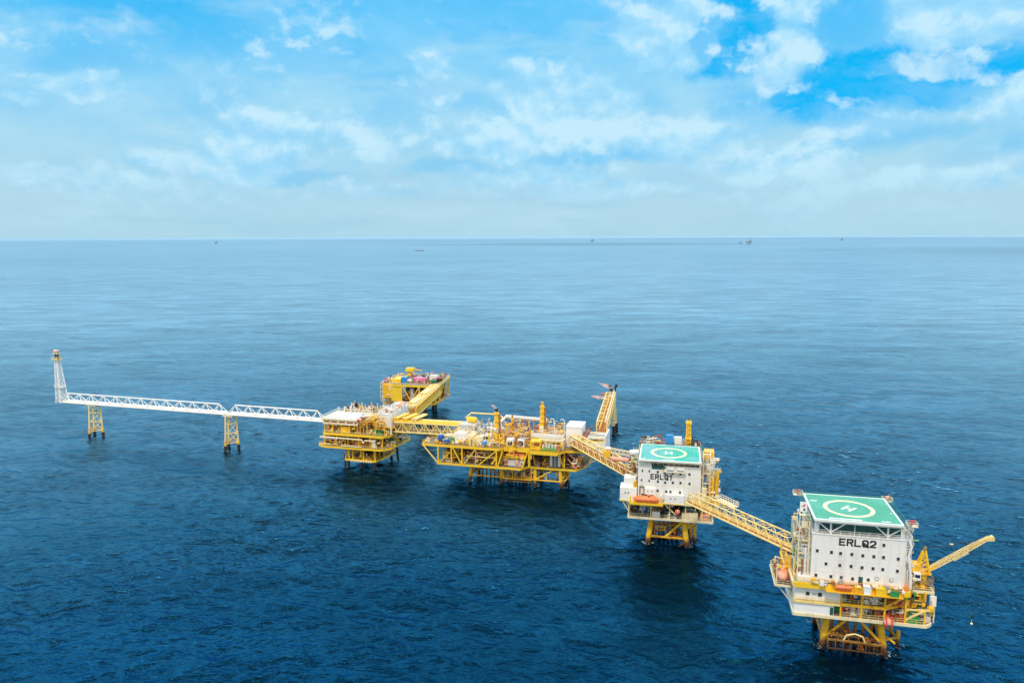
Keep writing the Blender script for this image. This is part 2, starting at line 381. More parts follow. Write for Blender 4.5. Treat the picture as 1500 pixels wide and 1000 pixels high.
# ------------------------------------------------------------------ truss bridge
def bridge(name, label, p0, p1, w, h, n, m, pipes=(), mtri=None, tri=False, floor='grate', chord=0.32, dr=0.2, taper=True, group=None, mf=None, floor_t=.25, alt=None):
    p0, p1 = Vector(p0), Vector(p1); d = p1-p0; L = d.length
    rz = math.degrees(math.atan2(d.y, d.x)); pitch = d.z/math.hypot(d.x, d.y)
    t = thing(name, label, 'bridge', tuple(p0), rz, group)
    Lh = math.hypot(d.x, d.y); S = lambda x, y, z: (x, y, z + x*pitch)
    hw = w/2; st = Lh/n
    fl = MB().bar(S(0,0,0), S(Lh,0,0), w, floor_t).build('walkway', floor, t)
    for y in (-hw, hw): MB().cyl(S(0,y,0), S(Lh,y,0), chord, n=8).build('bottom_chord', m, t, smooth=True)
    tops = (0,) if tri else (-hw, hw)
    x0, x1 = (st*.5, Lh-st*.5) if taper else (0, Lh)
    for y in tops: MB().cyl(S(x0,y,h), S(x1,y,h), chord, n=8).build('top_chord', m, t, smooth=True)
    for side in (-hw, hw):
        g = MB(); ty = 0 if tri else side
        for k in range(n):
            a, b = k*st, (k+1)*st; mid = (a+b)/2
            if tri:
                g.cyl(S(a, side, 0), S(mid, ty, h), dr, n=6); g.cyl(S(mid, ty, h), S(b, side, 0), dr, n=6)
            else:
                if k == 0 and taper: g.cyl(S(0, side, 0), S(mid, side, h), dr, n=6); g.cyl(S(mid, side, h), S(b, side, 0), dr, n=6)
                elif k == n-1 and taper: g.cyl(S(a, side, 0), S(mid, side, h), dr, n=6); g.cyl(S(mid, side, h), S(b, side, 0), dr, n=6)
                else:
                    g.cyl(S(a, side, 0), S(mid, side, h), dr, n=6); g.cyl(S(mid, side, h), S(b, side, 0), dr, n=6)
                    g.cyl(S(mid, side, 0), S(mid, side, h), dr*.7, n=6)
        g.build('side_bracing', m, t, smooth=True)
    if not tri:
        g = MB()
        for k in range(n):
            mid = (k+.5)*st; g.cyl(S(mid, -hw, h), S(mid, hw, h), dr*.8, n=6)
            if k < n-1: g.cyl(S(mid, -hw if k % 2 else hw, h), S(mid+st, hw if k % 2 else -hw, h), dr*.6, n=6)
        g.build('top_bracing', m, t, smooth=True)
    r = MB(); 
    for y in (-hw*.55, hw*.55):
        for z in (.6, 1.1): r.bar(S(st*.4, y, z), S(Lh-st*.4, y, z), .07)
        k = 0
        while k*2.5 < Lh-st: r.bar(S(st*.4+k*2.5, y, 0), S(st*.4+k*2.5, y, 1.1), .07); k += 1
    r.build('handrail', alt or m, t)
    for (y, z, rad, pm) in pipes:
        MB().cyl(S(.5, y, z), S(Lh-.5, y, z), rad, n=10).build('pipe', pm, t, smooth=True)
    return t, S, Lh

# ================================================================== PLATFORM: quarters in the foreground (right)
Q2 = Frame(74.0, 177.9, -13)
def quarters2():
    r = thing('accommodation_platform', 'white accommodation block with green H helideck, nearest platform at the lower right', 'offshore platform', (*Q2.o, 0), Q2.d, 'quarters platforms')
    # jacket
    tops = {(0,0):(5.6,6.4),(1,0):(17.6,6.2),(0,1):(5.6,17),(1,1):(17.6,17)}
    bots = {(0,0):(3.9,5.6),(1,0):(19.6,4.6),(0,1):(4.2,18.6),(1,1):(20.4,18.6)}
    at = lambda k, z: tuple(tops[k][i]+(bots[k][i]-tops[k][i])*(10-z)/14 for i in (0,1))+(z,)
    for k in tops: leg(r, at(k, 10), at(k, -4), .85)
    for a, b in (((0,0),(1,0)),((1,0),(1,1)),((1,1),(0,1)),((0,1),(0,0))):
        brace(r, at(a, 2.0), at(b, 2.0), .4); brace(r, at(a, -2), at(b, -2), .4)
    mid = lambda a, b, z: tuple((x+y)/2 for x, y in zip(at(a, z), at(b, z)))
    brace(r, at((0,0), 2.2), mid((0,0),(1,0), 9.4), .38); brace(r, at((1,0), 2.2), mid((0,0),(1,0), 9.4), .38)
    brace(r, at((0,1), 2.2), mid((0,1),(1,1), 9.4), .38); brace(r, at((1,1), 2.2), mid((0,1),(1,1), 9.4), .38)
    brace(r, at((1,0), 2.2), at((1,1), 9.4), .36); brace(r, at((0,0), 2.2), at((0,1), 9.4), .36)
    brace(r, at((1,0), 3.5), (23.2, 9.5, 2.6), .3); brace(r, (23.2, 9.5, 4.5), (23.2, 9.5, -3), .5); brace(r, at((1,1), 3.4), (23.2, 9.5, 2.6), .3)
    brace(r, (22.3, 13, 4.5), (22.9, 13, -3), .4); brace(r, (19.2,6.8,4.2), (20.9, 3.6, 4.0), .28); 
    # boat landing: rusty frame low above the water in front of the legs
    g = MB()
    for z in (3.3, .9):
        g.bar((5.2, 3.6, z), (18.6, 3.2, z), .3); g.bar((5.2, 6.2, z), (18.6, 6.0, z), .3)
        for k in range(6): u = 5.4+k*2.5; g.bar((u, 3.6-k*.04, z), (u, 6.2, z), .2)
    for k in range(8): u = 5.4+k*1.8; g.bar((u, 3.55, -1.5), (u, 3.55, 3.5), .2)
    g.build('boat_landing', 'rustjack', r)
    dense(r, 5.5, 18.5, 4, 12, .3, 4.6, 26, ['rustjack', 'rustjack', 'jacket', 'rust'], 3, 3.2, 'landing_bracing')
    g = MB()
    for k in range(6):
        u = 7.2+k*1.9; g.cyl((u, 9.5, 10), (u, 9.5, -3), .42, n=10)
    g.build('conductor_pipes', 'rustjack', r, smooth=True)
    MB().path([(9, 3.4, 3.5), (9.6, 3.2, 5.0), (11.5, 3.1, 5.6), (13.4, 3.2, 5.0), (14, 3.4, 3.5)], .22).build('landing_arch', 'jpale', r, smooth=True)
    # lower deck
    low = [(-3.5, 1.9), (27.2, 1.9), (28.6, 3.4), (28.6, 21), (-3.5, 21)]
    girder_deck(r, low, 10.4, .75, 'cream'); joists(r, -3.3, 28.4, 2.3, 20.6, 9.6, 2.8)
    MB().rails([(7.8, 2.0), (27.2, 2.0), (28.5, 3.5), (28.5, 21)], 10.4, closed=False).build('handrail', 'pale', r)
    # middle deck
    midp = [(7.5, 2.0), (17.8, 2.0), (22.4, 5.0), (27, 5.0), (27, 20), (7.5, 20)]
    girder_deck(r, midp, 14.0, .7, 'yellow'); joists(r, 7.6, 22, 5.2, 19.6, 13.4, 2.8)
    MB().rails(midp, 14.0).build('handrail', 'pale', r)
    # upper deck with its deep yellow girder
    up = [(-3.8, 1.2), (22.6, 1.2), (22.6, 21), (-3.8, 21)]
    MB().slab(up, 18.3, 18.9).build('deck', 'gdeck', r)
    MB().box(-3.9, 22.8, .75, 1.2, 17.6, 18.95).build('edge_girder', 'ybright', r)
    MB().box(22.6, 23.05, 1.2, 21, 17.9, 18.95).build('edge_girder', 'yellow', r)
    MB().box(-4.25, -3.8, 1.2, 21, 17.9, 18.95).build('edge_girder', 'cream', r)
    joists(r, -3.4, 22.4, 1.4, 20.6, 17.9, 2.6)
    MB().rails(up, 18.9, r=.055).build('handrail', 'yellow', r)
    side = [(22.8, 6.0), (29.6, 6.0), (29.6, 20), (22.8, 20)]
    girder_deck(r, side, 17.3, .6, 'cream'); MB().rails(side, 17.3).build('handrail', 'pale', r)
    for u in (7.6, 12.4, 17.7, 22.4):
        post(r, u, 2.1, 10.4, 17.7, .42); post(r, u, 20, 10.4, 17.9, .5)
    for u, v in ((27.6, 5.5), (28.2, 19.5), (22.6, 8)): post(r, u, v, 10.4, 17.2, .45)
    MB().bar((17.9, 2.0, 14.1), (22.4, 1.9, 17.5), .45).build('brace', 'yellow', r)
    MB().bar((22.4, 2.1, 11.2), (26.6, 2.3, 13.8), .4).build('brace', 'pale', r)
    MB().bar((22.6, 2.1, 13.9), (28.2, 2.6, 13.9), .4).build('brace', 'pale', r)
    MB().bar((26.8, 2.3, 10.4), (26.8, 2.3, 13.9), .35).build('brace', 'yellow', r)
    # shaded bulkheads behind the open bays
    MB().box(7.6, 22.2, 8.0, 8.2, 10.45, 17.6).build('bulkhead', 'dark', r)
    MB().box(22.4, 28, 13.0, 13.2, 10.45, 17.0).build('bulkhead', 'grey', r)
    # white modules under the left of the upper deck
    w1 = MB().box(-3.4, 7.4, 2.1, 12, 13.9, 17.5).build('module_wall', 'white', r)
    w2 = MB().box(-3.5, 6.0, 1.95, 12, 10.45, 13.2).build('module_wall', 'wclean', r)
    MB().box(-3.6, 7.3, 1.5, 12, 13.25, 13.8).build('module_ledge', 'pale', r)
    MB().rails([(-3.5, 1.6), (7.2, 1.6)], 13.8, .9, closed=False, r=.06).build('handrail', 'pale', r)
    window(r, -.3, 15.6, 2.1, .8, .9); window(r, 2.6, 15.6, 2.1, .9, 1.0); 
    MB().box(.8, 1.9, 2.0, 2.1, 15.4, 15.8).build('vent_grille', 'grey', r)
    MB().box(5.1, 5.9, 1.85, 1.95, 10.6, 12.6).build('door', 'teal', r)
    MB().box(-2.9, 3.2, 1.6, 4.6, 18.95, 20.3).build('equipment_box', 'wclean', r)
    # accommodation block
    V = 1.5
    b = MB().box(0, 21.5, V, 18.5, 19.2, 31.6).build('wall', 'wblue', r)
    s = MB()
    for z in (22.4, 25.5, 28.6): s.box(-.03, 21.53, V-.035, 18.53, z-.04, z+.04)
    for u in (7.2, 14.4): s.box(u-.03, u+.03, V-.03, V, 19.3, 31.5)
    s.build('panel_seams', 'white', b)
    rows = [((16.4, 30.1),), ((1.3,27.3),(4.6,27.2),(6.7,27.1),(9.3,27.1),(11.8,27),(14.3,27),(16.5,27),(19.8,26.9)),
            ((3.5,24.1),(6.7,24),(9.3,24),(11.8,23.9),(14.3,23.9),(16.5,23.9),(19.8,23.8)),
            ((1.3,20.9),(4.8,20.9),(7.2,20.9),(9.8,20.8),(13.4,20.9)), ((11.9,29.9),)]
    for rw in rows:
        for u, z in rw: window(r, u, z, V, .62, .8)
    for v in (5, 9, 13):
        for z in (21, 24, 27): 
            MB().box(-.06, .02, v-.35, v+.35, z-.4, z+.4).build('side_window', 'glass', r)
            MB().box(21.48, 21.56, v-.35, v+.35, z-.4, z+.4).build('side_window', 'glass', r)
    for u in (15.3, 18.6):
        f = MB().prof((u, V-.25, 21.5), (u, V+.01, 21.5), [(0, .34), (.05, .5), (1, .5)], 18).build('round_vent', 'grey', r, smooth=True)
        MB().prof((u, V-.28, 21.5), (u, V-.2, 21.5), [(0, .3), (1, .3)], 16).build('vent_cover', 'wclean', f)
    d = MB().box(11.15, 12.15, V-.08, V, 19.3, 21.5).build('door', 'teal', r)
    MB().box(12.0, 12.08, V-.14, V-.08, 20.3, 20.5).build('handle', 'lgrey', d)
    lettering(r, 'ERLQ2', 6.4, 14.7, 29.35, 30.85, V-.05, .38)
    # roof level: parapet, dark teal plant room under the helideck, struts
    MB().box(-.15, 21.65, V-.15, 18.65, 31.6, 31.85).build('roof', 'white', r)
    MB().rails([(0, V), (21.5, V), (21.5, 18.5), (0, 18.5)], 31.85, 1.0, r=.06).build('handrail', 'wclean', r)
    MB().box(1.2, 20.6, 3.6, 17.5, 31.85, 35.2).build('plant_room', 'teal', r)
    for u in (4.2, 17.2):
        post(r, u, V+.3, 31.85, 35.5, .42, 'wclean', 'helideck_post')
        for du in (-3.6, 3.6): MB().cyl((u, V+.3, 32.2), (u+du, .5, 35.5), .16, n=8).build('helideck_strut', 'wclean', r, smooth=True)
    post(r, 9.7, V+.3, 31.85, 35.5, .14, 'wclean', 'helideck_post')
    for u in (4.2, 17.2): post(r, u, 15.5, 31.85, 35.5, .42, 'wclean', 'helideck_post')
    for v in (.5, 6, 12, 18): MB().bar((.3, v, 35.3), (20, v, 35.3), .3, .5).build('helideck_beam', 'white', r)
    helideck(r, 0, 20.2, 0, 19.0, 36.0, 'heli2', -38.5, 9.3, 9.6, 6.1, marks=((3.6, 11.2, .9, 1.9, 0), (15.6, 17.6, 1.2, 1.9, 0), (.9, 2.6, 13.2, 14.0, 0), (18.9, 19.3, 7.4, 7.9, 0)))
    MB().vessel((1.1, 2.6, 31.9), (1.1, 2.6, 34.4), .62, 14).build('water_tank', 'wclean', r, smooth=True)
    # small platforms at the helideck corners
    def monitor(u, v, z, nm='fire_monitor', m='red'):
        p = MB().slab([(u-1.1, v-.8), (u+1.3, v-.8), (u+1.3, v+.9), (u-1.1, v+.9)], z-.6, z-.45)
        p.rails([(u-1.1, v-.8), (u+1.3, v-.8), (u+1.3, v+.9), (u-1.1, v+.9)], z-.45, .9, r=.05)
        o = p.build('monitor_platform', 'cream', r)
        MB().cyl((u, v, z-.45), (u, v, z+.4), .25, n=8).cyl((u-.2, v-.2, z+.5), (u+.6, v+.2, z+.9), .24, .14, n=8).prof((u+.1, v, z+.1), (u+.1, v, z+.9), [(0,.2),(.4,.45),(.8,.4),(1,.1)], 10).build(nm, m, o, smooth=True)
    monitor(22.0, .9, 36.2); monitor(-1.4, 19.3, 36.0, m='rbrown'); monitor(20.9, 19.4, 35.8, m='porange')
    # left: access stairs, drop sign board, ducts
    stair_tower(r, -2.9, -.5, 3.0, 7.2, 18.95, 35.6, 'cream', 5)
    MB().box(-2.5, -1.0, 2.6, 2.75, 32.6, 34.2).build('panel', 'cream', r)
    bd = MB().box(-2.9, -1.2, 3.9, 4.05, 36.2, 38.7).build('sign_board', 'wclean', r)
    MB().bar((-2.7, 4.2, 30), (-2.7, 4.2, 38), .16).bar((-1.4, 4.2, 30), (-1.4, 4.2, 38), .16).build('sign_post', 'cream', bd)
    MB().bar((-2.4, 3.86, 37.6), (-1.6, 3.86, 38.0), .06, .22).bar((-1.9, 3.86, 37.3), (-1.8, 3.86, 38.4), .06, .22).build('red_mark', 'red', bd)
    MB().box(-2.1, -1.6, 3.86, 3.9, 36.5, 37.0).build('black_mark', 'black', bd)
    for i, (u, v, z0, z1, m) in enumerate([(-.6, 2.2, 19, 31, 'cream'), (-1.3, 2.0, 19, 27.5, 'white'), (-3.4, 8.5, 24, 31.5, 'lgrey'), (-3.4, 5.5, 19, 23, 'pale'), (-1.9, 2.4, 19, 24.5, 'rust')]):
        MB().cyl((u, v, z0), (u, v, z1), .24 if i < 3 else .2, n=9).build('riser_pipe', m, r, smooth=True)
    clutter(r, -3.2, -.6, 2.2, 8, 19, 6, 2.2, ['cream', 'rust', 'lgrey', 'pale', 'rbrown', 'white'], 5)
    MB().box(-3.6, -2.4, 9, 12, 27, 32).build('louvre_panel', 'lgrey', r)
    MB().box(-3.75, -3.4, 9.4, 11, 27.8, 29.8).build('lime_panel', 'lime', r)
    MB().path([(-2.0, 9.2, 18.9), (-2.2, 9.2, 22.5), (-3.2, 9.4, 24.2)], .5, 10).build('green_hose', 'lime', r, smooth=True)
    MB().path([(-1.2, 9.6, 18.9), (-1.4, 9.6, 22.8), (-2.6, 9.8, 24.6)], .5, 10).build('green_hose', 'green', r, smooth=True)
    # right: ducts and stair tower
    MB().path([(22.0, 3.0, 35.2), (22.1, 3.0, 31.6), (23.0, 3.0, 29.6), (22.5, 3.0, 27), (23.3, 3, 22), (23.4, 3, 18.9)], .3, 10).build('white_duct', 'wclean', r, smooth=True)
    MB().path([(22.2, 5.0, 33), (22.3, 5.0, 27), (22.6, 5, 19)], .35, 10).build('white_duct', 'cream', r, smooth=True)
    for z in (30.8, 26.0): MB().vessel((22.6, 3.6, z-.8), (22.6, 3.6, z+.8), .6).build('duct_box', 'white', r, smooth=True)
    stair_tower(r, 22.0, 24.0, 6.5, 11, 18.9, 31, 'cream', 4)
    for k in range(4): MB().cyl((22.0+.5*k, 2.6+.2*k, 18.95), (21.9+.5*k, 2.6+.2*k, 24.5-k*.7), .13, n=7).build('riser_pipe', ['cream','white','lgrey','cream'][k], r, smooth=True)
    MB().bar((23.6, 11.5, 22), (24.6, 11.5, 28), .3).bar((24.6, 11.5, 28), (27, 11.5, 28.2), .2).build('davit', 'lime', r)
    MB().box(22.4, 23.6, 5.0, 6.2, 25.2, 26.3).build('equipment_box', 'lblue', r)
    # deck clutter in the open bays
    pal = ['orange', 'yellow', 'rust', 'white', 'lgrey', 'red', 'grey', 'cream', 'teal', 'rbrown', 'blue', 'black', 'dark']
    clutter(r, 8.3, 21.8, 2.9, 6.5, 14.02, 24, 2.6, pal, 11)
    clutter(r, 6.6, 21.8, 2.9, 6.5, 10.42, 24, 2.5, ['white', 'teal', 'rust', 'lgrey', 'grey', 'red', 'cream', 'green', 'dark'], 12)
    clutter(r, 22.8, 27.6, 3.2, 11.5, 10.42, 14, 2.4, ['green', 'teal', 'rbrown', 'red', 'green', 'dark', 'lgrey'], 13)
    clutter(r, 23.2, 28, 6.5, 18, 17.32, 10, 2.0, ['yellow', 'cream', 'green', 'grey', 'white'], 14)
    clutter(r, 3.6, 21.5, 1.7, 2.2, 18.92, 10, 1.6, ['yellow', 'cream', 'grey', 'white', 'lgrey', 'green'], 15, kinds='ckt', big=.8)
    MB().box(21.2, 22.4, 1.3, 2.6, 18.95, 20.0).build('equipment_box', 'orange', r)
    # rounded white end modules on the right edge
    MB().vessel((28.9, 4.2, 11.0), (28.9, 4.2, 17.2), .7, 16).build('white_vessel', 'cream', r, smooth=True)
    MB().box(28.2, 29.5, 3.3, 3.45, 14.8, 17.4).build('white_panel', 'white', r)
    for z in (11.8, 13.0, 14.2): MB().prof((28.9, 3.46, z), (28.9, 3.3, z), [(0, .34), (1, .3)], 12).build('porthole', 'black', r)
    MB().box(27.2, 28.5, 3.2, 4.6, 10.5, 12.0).build('equipment_box', 'lgrey', r)
    MB().vessel((28.3, 3.0, 13.2), (28.3, 3.0, 15), .7, 14).build('yellow_tank', 'yellow', r, smooth=True)
    MB().path([(29.1, 3.2, 10.6), (29.1, 3.2, 13), (28.2, 2.8, 16.6)], .16).build('riser_pipe', 'cream', r, smooth=True)
    # bridge landing tower and davit frame on the left
    land = [(-7.6, 6.2), (-3.8, 6.2), (-3.8, 18.5), (-7.6, 18.5)]
    girder_deck(r, land, 15.4, .5, 'cream'); MB().rails(land, 15.4, r=.06).build('handrail', 'cream', r)
    girder_deck(r, [(-5.2, 9), (-3.8, 9), (-3.8, 18), (-5.2, 18)], 19.6, .5, 'yellow')
    for u, v in ((-3.9, 9), (-5.1, 9), (-5.1, 17.5)): post(r, u, v, 15.4, 22.5, .35)
    g = MB()
    for k in range(4):
        z = 15.6+k*1.7; g.bar((-5.1, 9, z), (-3.9, 9, z+1.7), .2); g.bar((-3.9, 9, z), (-5.1, 9, z+1.7), .2); g.bar((-5.1, 9, z), (-3.9, 9, z), .2)
    g.build('lattice', 'yellow', r)
    MB().bar((-3.8, 7, 11), (-7.2, 7, 15.2), .3).build('brace', 'lgrey', r)
    MB().bar((-3.8, 17, 11), (-7.2, 17, 15.2), .3).build('brace', 'lgrey', r)
    for v in (6.6, 11.5): MB().bar((-7.3, v, 15.4), (-7.3, v, 20.7), .3).bar((-7.3, v, 20.7), (-5.3, v, 20.1), .25).build('davit', 'cream', r)
    clutter(r, -5.2, -4, 7, 16, 15.4, 7, 3.2, ['yellow', 'rust', 'yellow', 'cream', 'rbrown'], 21)
    dense(r, 7.9, 22.2, 2.6, 7, 14.2, 17.3, 34, ['rust', 'yellow', 'cream', 'lgrey', 'orange', 'dark', 'pale', 'white'], 101)
    dense(r, 7.9, 22.2, 2.6, 7, 10.6, 13.3, 34, ['rust', 'teal', 'cream', 'lgrey', 'grey', 'white', 'red', 'dark'], 102)
    dense(r, 22.6, 28.0, 3.4, 12, 10.6, 16.8, 30, ['yellow', 'green', 'cream', 'lgrey', 'dark', 'pale', 'teal'], 103)
    dense(r, -3.6, -.3, 2.4, 8, 19, 34.6, 30, ['cream', 'white', 'pale', 'rust', 'lgrey', 'cream'], 104, 2.2)
    dense(r, 21.7, 24.2, 2.6, 8, 19, 33, 26, ['cream', 'white', 'lgrey', 'grey', 'cream'], 105, 2.2)
    dense(r, 22.9, 27.8, 6.5, 16, 17.5, 20, 18, ['yellow', 'cream', 'lime', 'grey', 'pale'], 106)
    dense(r, -7.4, -4.0, 6.6, 14, 15.6, 19.6, 16, ['yellow', 'yellow', 'rust', 'cream'], 107, 2)
    dense(r, .3, 21.2, -.0, 1.3, 19.0, 20.2, 22, ['yellow', 'cream', 'grey', 'white', 'rust'], 108, 1.6)
    return r
quarters2()

# ================================================================== PLATFORM: second quarters
Q1 = Frame(42.2, 244.5, -12)
def quarters1():
    r = thing('accommodation_platform', 'cream accommodation block with worn turquoise helideck and an orange lifeboat in front', 'offshore platform', (*Q1.o, 0), Q1.d, 'quarters platforms')
    tops = {(0,0):(4.6,5.6),(1,0):(15.2,5.2),(0,1):(4.6,16.5),(1,1):(15.2,16.5)}
    bots = {(0,0):(2.9,4.8),(1,0):(16.7,4.4),(0,1):(4.0,18),(1,1):(17.2,18)}
    at = lambda k, z: tuple(tops[k][i]+(bots[k][i]-tops[k][i])*(10-z)/13 for i in (0,1))+(z,)
    for k in tops: leg(r, at(k, 10), at(k, -4), .95)
    for a, b in (((0,0),(1,0)),((1,0),(1,1)),((1,1),(0,1)),((0,1),(0,0))):
        brace(r, at(a, 2.6), at(b, 2.6), .42); brace(r, at(a, -2), at(b, -2), .4)
    mid = lambda a, b, z, t=.5: tuple(x+(y-x)*t for x, y in zip(at(a, z), at(b, z)))
    brace(r, mid((0,0),(1,0), 2.8, .45), at((1,0), 9), .42); brace(r, at((1,0), 6), (20.5, 5, 9.6), .45)
    brace(r, at((0,1), 2.6), mid((0,1),(1,1), 9.4), .4); brace(r, at((1,1), 2.6), mid((0,1),(1,1), 9.4), .4)
    brace(r, at((1,0), 2.6), at((1,1), 9), .4); brace(r, at((0,0), 2.6), at((0,1), 9), .4)
    for u, v in ((17.6, 7.5), (18.5, 8.5), (19.1, 7.2)): leg(r, (u, v, 10), (u+.2, v, -3), .34, 'jacket', 'riser_pipe', 9)
    brace(r, at((1,0), 1.6), (13.6, 3.2, .3), .28)
    g = MB()
    for k in range(5): g.cyl((7+k*1.5, 11, 10), (7+k*1.5, 11, -3), .4, n=9)
    g.build('conductor_pipes', 'rustjack', r, smooth=True)
    low = [(-3.4, 1.7), (24.5, 1.7), (24.5, 20), (-3.4, 20)]
    girder_deck(r, low, 10.6, .8, 'cream'); joists(r, -3.2, 24.2, 2, 19.5, 9.9, 2.8)
    MB().rails(low, 10.6).build('handrail', 'cream', r)
    up = [(-3.6, 1.0), (21.5, 1.0), (21.5, 20), (-3.6, 20)]
    girder_deck(r, up, 16.4, .7, 'cream', 'gdeck'); joists(r, -3.4, 21, 1.4, 19.5, 15.8, 2.6, 'pale')
    MB().rails(up, 16.4).build('handrail', 'pale', r)
    for u in (-3.2, 4.2, 10.4, 15.6, 21): post(r, u, 1.9, 10.6, 15.8, .34, 'pale'); post(r, u, 19, 10.6, 15.8, .4, 'pale')
    MB().bar((8.4, 1.3, 15.8), (12.6, 1.6, 12), .35).build('brace', 'pale', r)
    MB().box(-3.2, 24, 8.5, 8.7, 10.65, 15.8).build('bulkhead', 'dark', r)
    # block
    V = 1.5
    b = MB().box(-.3, 20.3, V, 18.5, 16.45, 29.7).build('wall', 'white', r)
    s = MB()
    for z in (21.9, 25.0): s.box(-.33, 20.33, V-.035, 18.53, z-.04, z+.04)
    s.box(14.9, 15.0, V-.03, V, 16.6, 29.6)
    s.build('panel_seams', 'cream', b)
    for rw in (((1.1,26.7),(3.4,26.7),(6.2,26.6),(8.5,26.5),(11.1,26.4),(13.6,26.3),(16.5,26.4)), ((.9,23.5),(3.4,23.4),(6.3,23.3),(8.7,23.1),(11.2,23.2),(13.7,23.3),(16.6,23.2)), ((6.3,20.1),(9.1,20.0),(10.5,20.0),(13.6,20.0))):
        for u, z in rw: window(r, u, z, V, .66 if u > 4 else .4, .8)
    for v in (5, 9, 13):
        for z in (20, 23.3, 26.4):
            MB().box(20.28, 20.36, v-.35, v+.35, z-.4, z+.4).build('side_window', 'glass', r)
            MB().box(-.36, -.28, v-.35, v+.35, z-.4, z+.4).build('side_window', 'glass', r)
    lettering(r, 'ERLQ1', 4.0, 11.2, 24.15, 25.7, V-.05, .36)
    MB().box(-.45, 20.45, V-.12, 18.65, 29.7, 29.9).build('roof', 'cream', r)
    MB().box(.4, 13.5, 2.2, 17, 29.9, 30.45).build('plant_room', 'dark', r)
    MB().box(4, 19.6, 1.44, 1.5, 28.9, 29.6).build('louvre_panel', 'dark', r)
    MB().box(4.2, 8.4, 1.43, 1.5, 27.5, 28.9).build('louvre_panel', 'teal', r)
    g = MB()
    for k in range(9): g.bar((4.6+k*1.7, .2, 30.3), (4.6+k*1.7, V, 28.9), .12)
    g.build('helideck_struts', 'cream', r)
    MB().cyl((.6, V, 28.6), (3.0, .3, 30.4), .14, n=7).build('helideck_strut', 'cream', r)
    # balcony with two white air handling units on the face
    MB().box(7.8, 15.2, .2, V, 27.0, 27.2).build('balcony', 'cream', r)
    MB().rails([(7.8, .2), (15.2, .2)], 27.2, .9, closed=False).build('handrail', 'cream', r)
    for u0 in (9.0, 12.3):
        o = MB().box(u0, u0+2.5, .35, 1.45, 27.2, 28.7).build('air_handling_unit', 'wclean', r)
        MB().box(u0+.2, u0+2.3, .3, .35, 27.4, 27.8).build('grille', 'lblue', o)
    MB().path([(8.0, 1.2, 27.2), (8.0, 1.2, 28.2), (8.8, 1.2, 28.2)], .16).build('duct', 'teal', r)
    helideck(r, 0, 20.1, 0, 19.3, 31.0, 'heli1', 0, 9.6, 9.6, 6.1, marks=((.6, 1.9, 1.4, 2.0, 0), (7.8, 11.6, .8, 1.5, 0)))
    MB().ring(9.6, 9.6, 31.006, 3.4, 3.9, h=.015).build('inner_circle', 'heli2', r)
    # right side: stair tower, tall white panel, exhaust bundle
    stair_tower(r, 20.9, 23.2, 3.0, 7.0, 16.5, 33.0, 'cream', 5)
    MB().box(22.2, 24.8, 5.4, 9.5, 23.0, 29.6).build('white_casing', 'wclean', r)
    MB().box(21.4, 24.6, 7.5, 12, 29.6, 32.6).build('vent_housing', 'yellow', r)
    for k, (u, v, z1) in enumerate([(23.2, 3.6, 24), (24.2, 4.2, 25), (25.2, 6, 26), (26.0, 7.5, 26.4), (25.6, 5, 24.5)]):
        MB().cyl((u, v, 16.4), (u, v, z1), .42, n=10).build('exhaust_pipe', 'ybright' if k % 2 else 'yellow', r, smooth=True)
    girder_deck(r, [(21.6, 2.5), (26.4, 2.5), (26.4, 12), (21.6, 12)], 16.9, .6, 'yellow'); MB().rails([(21.6, 2.5), (26.4, 2.5), (26.4, 12)], 16.9, closed=False).build('handrail', 'yellow', r)
    MB().bar((24.4, 3, 12), (26, 4, 16.4), .35).build('brace', 'yellow', r); post(r, 24.2, 3.6, 10.6, 16.5, .5)
    MB().box(20.6, 22.2, 2.0, 4.0, 17.0, 21.5).build('equipment_box', 'cream', r)
    clutter(r, 21.8, 26, 3, 11, 16.92, 12, 3.4, ['yellow', 'yellow', 'cream', 'rust', 'grey'], 31)
    # rear equipment deck behind the helideck, with the tall yellow stack
    rear = [(-1.0, 20.4), (21, 20.4), (21, 32), (-1.0, 32)]
    girder_deck(r, rear, 27.5, .8, 'yellow', 'grate'); MB().rails(rear, 27.5).build('handrail', 'pale', r)
    for u in (-.6, 7, 14, 20.6): post(r, u, 31.5, 10.6, 27.2, .5); post(r, u, 20.8, 10.6, 27.2, .5)
    girder_deck(r, [(-3, 20.2), (22, 20.2), (22, 32), (-3, 32)], 11, .8, 'yellow'); 
    clutter(r, 0, 19.5, 21.5, 31, 27.52, 34, 3.2, ['rbrown', 'dark', 'cream', 'white', 'blue', 'grey', 'teal', 'black', 'rust', 'lgrey'], 33)
    g = MB()
    for du, dv in ((-.9,-.9),(.9,-.9),(.9,.9),(-.9,.9)): g.bar((16.4+du, 26+dv, 27.5), (16.4+du*.7, 26+dv*.7, 38.2), .28)
    for k in range(6):
        z = 28+k*1.7; w = .9-.045*k
        for s_ in (-1, 1): g.bar((16.4-w, 26+s_*w, z), (16.4+w, 26+s_*w, z+1.7), .16); g.bar((16.4+s_*w, 26-w, z), (16.4+s_*w, 26+w, z+1.7), .16)
    g.box(15.3, 17.5, 24.9, 27.1, 32.0, 32.3); g.box(15.4, 17.4, 25, 27, 37.6, 38.3)
    g.build('vent_tower', 'ybright', r)
    MB().cyl((16.4, 26, 27.5), (16.4, 26, 38.9), .55, n=12).build('vent_pipe', 'yellow', r, smooth=True)
    MB().cyl((16.4, 26, 38.9), (16.4, 26, 39.4), .3, n=8).build('vent_tip', 'black', r)
    # left: two-storey white cabins cantilevered out
    o = MB().box(-6.2, -.6, 1.0, 6.5, 16.5, 20.6).build('module_wall', 'wclean', r)
    MB().box(-5.0, -1.0, 2.6, 7.5, 20.6, 23.4).build('module_wall', 'white', r)
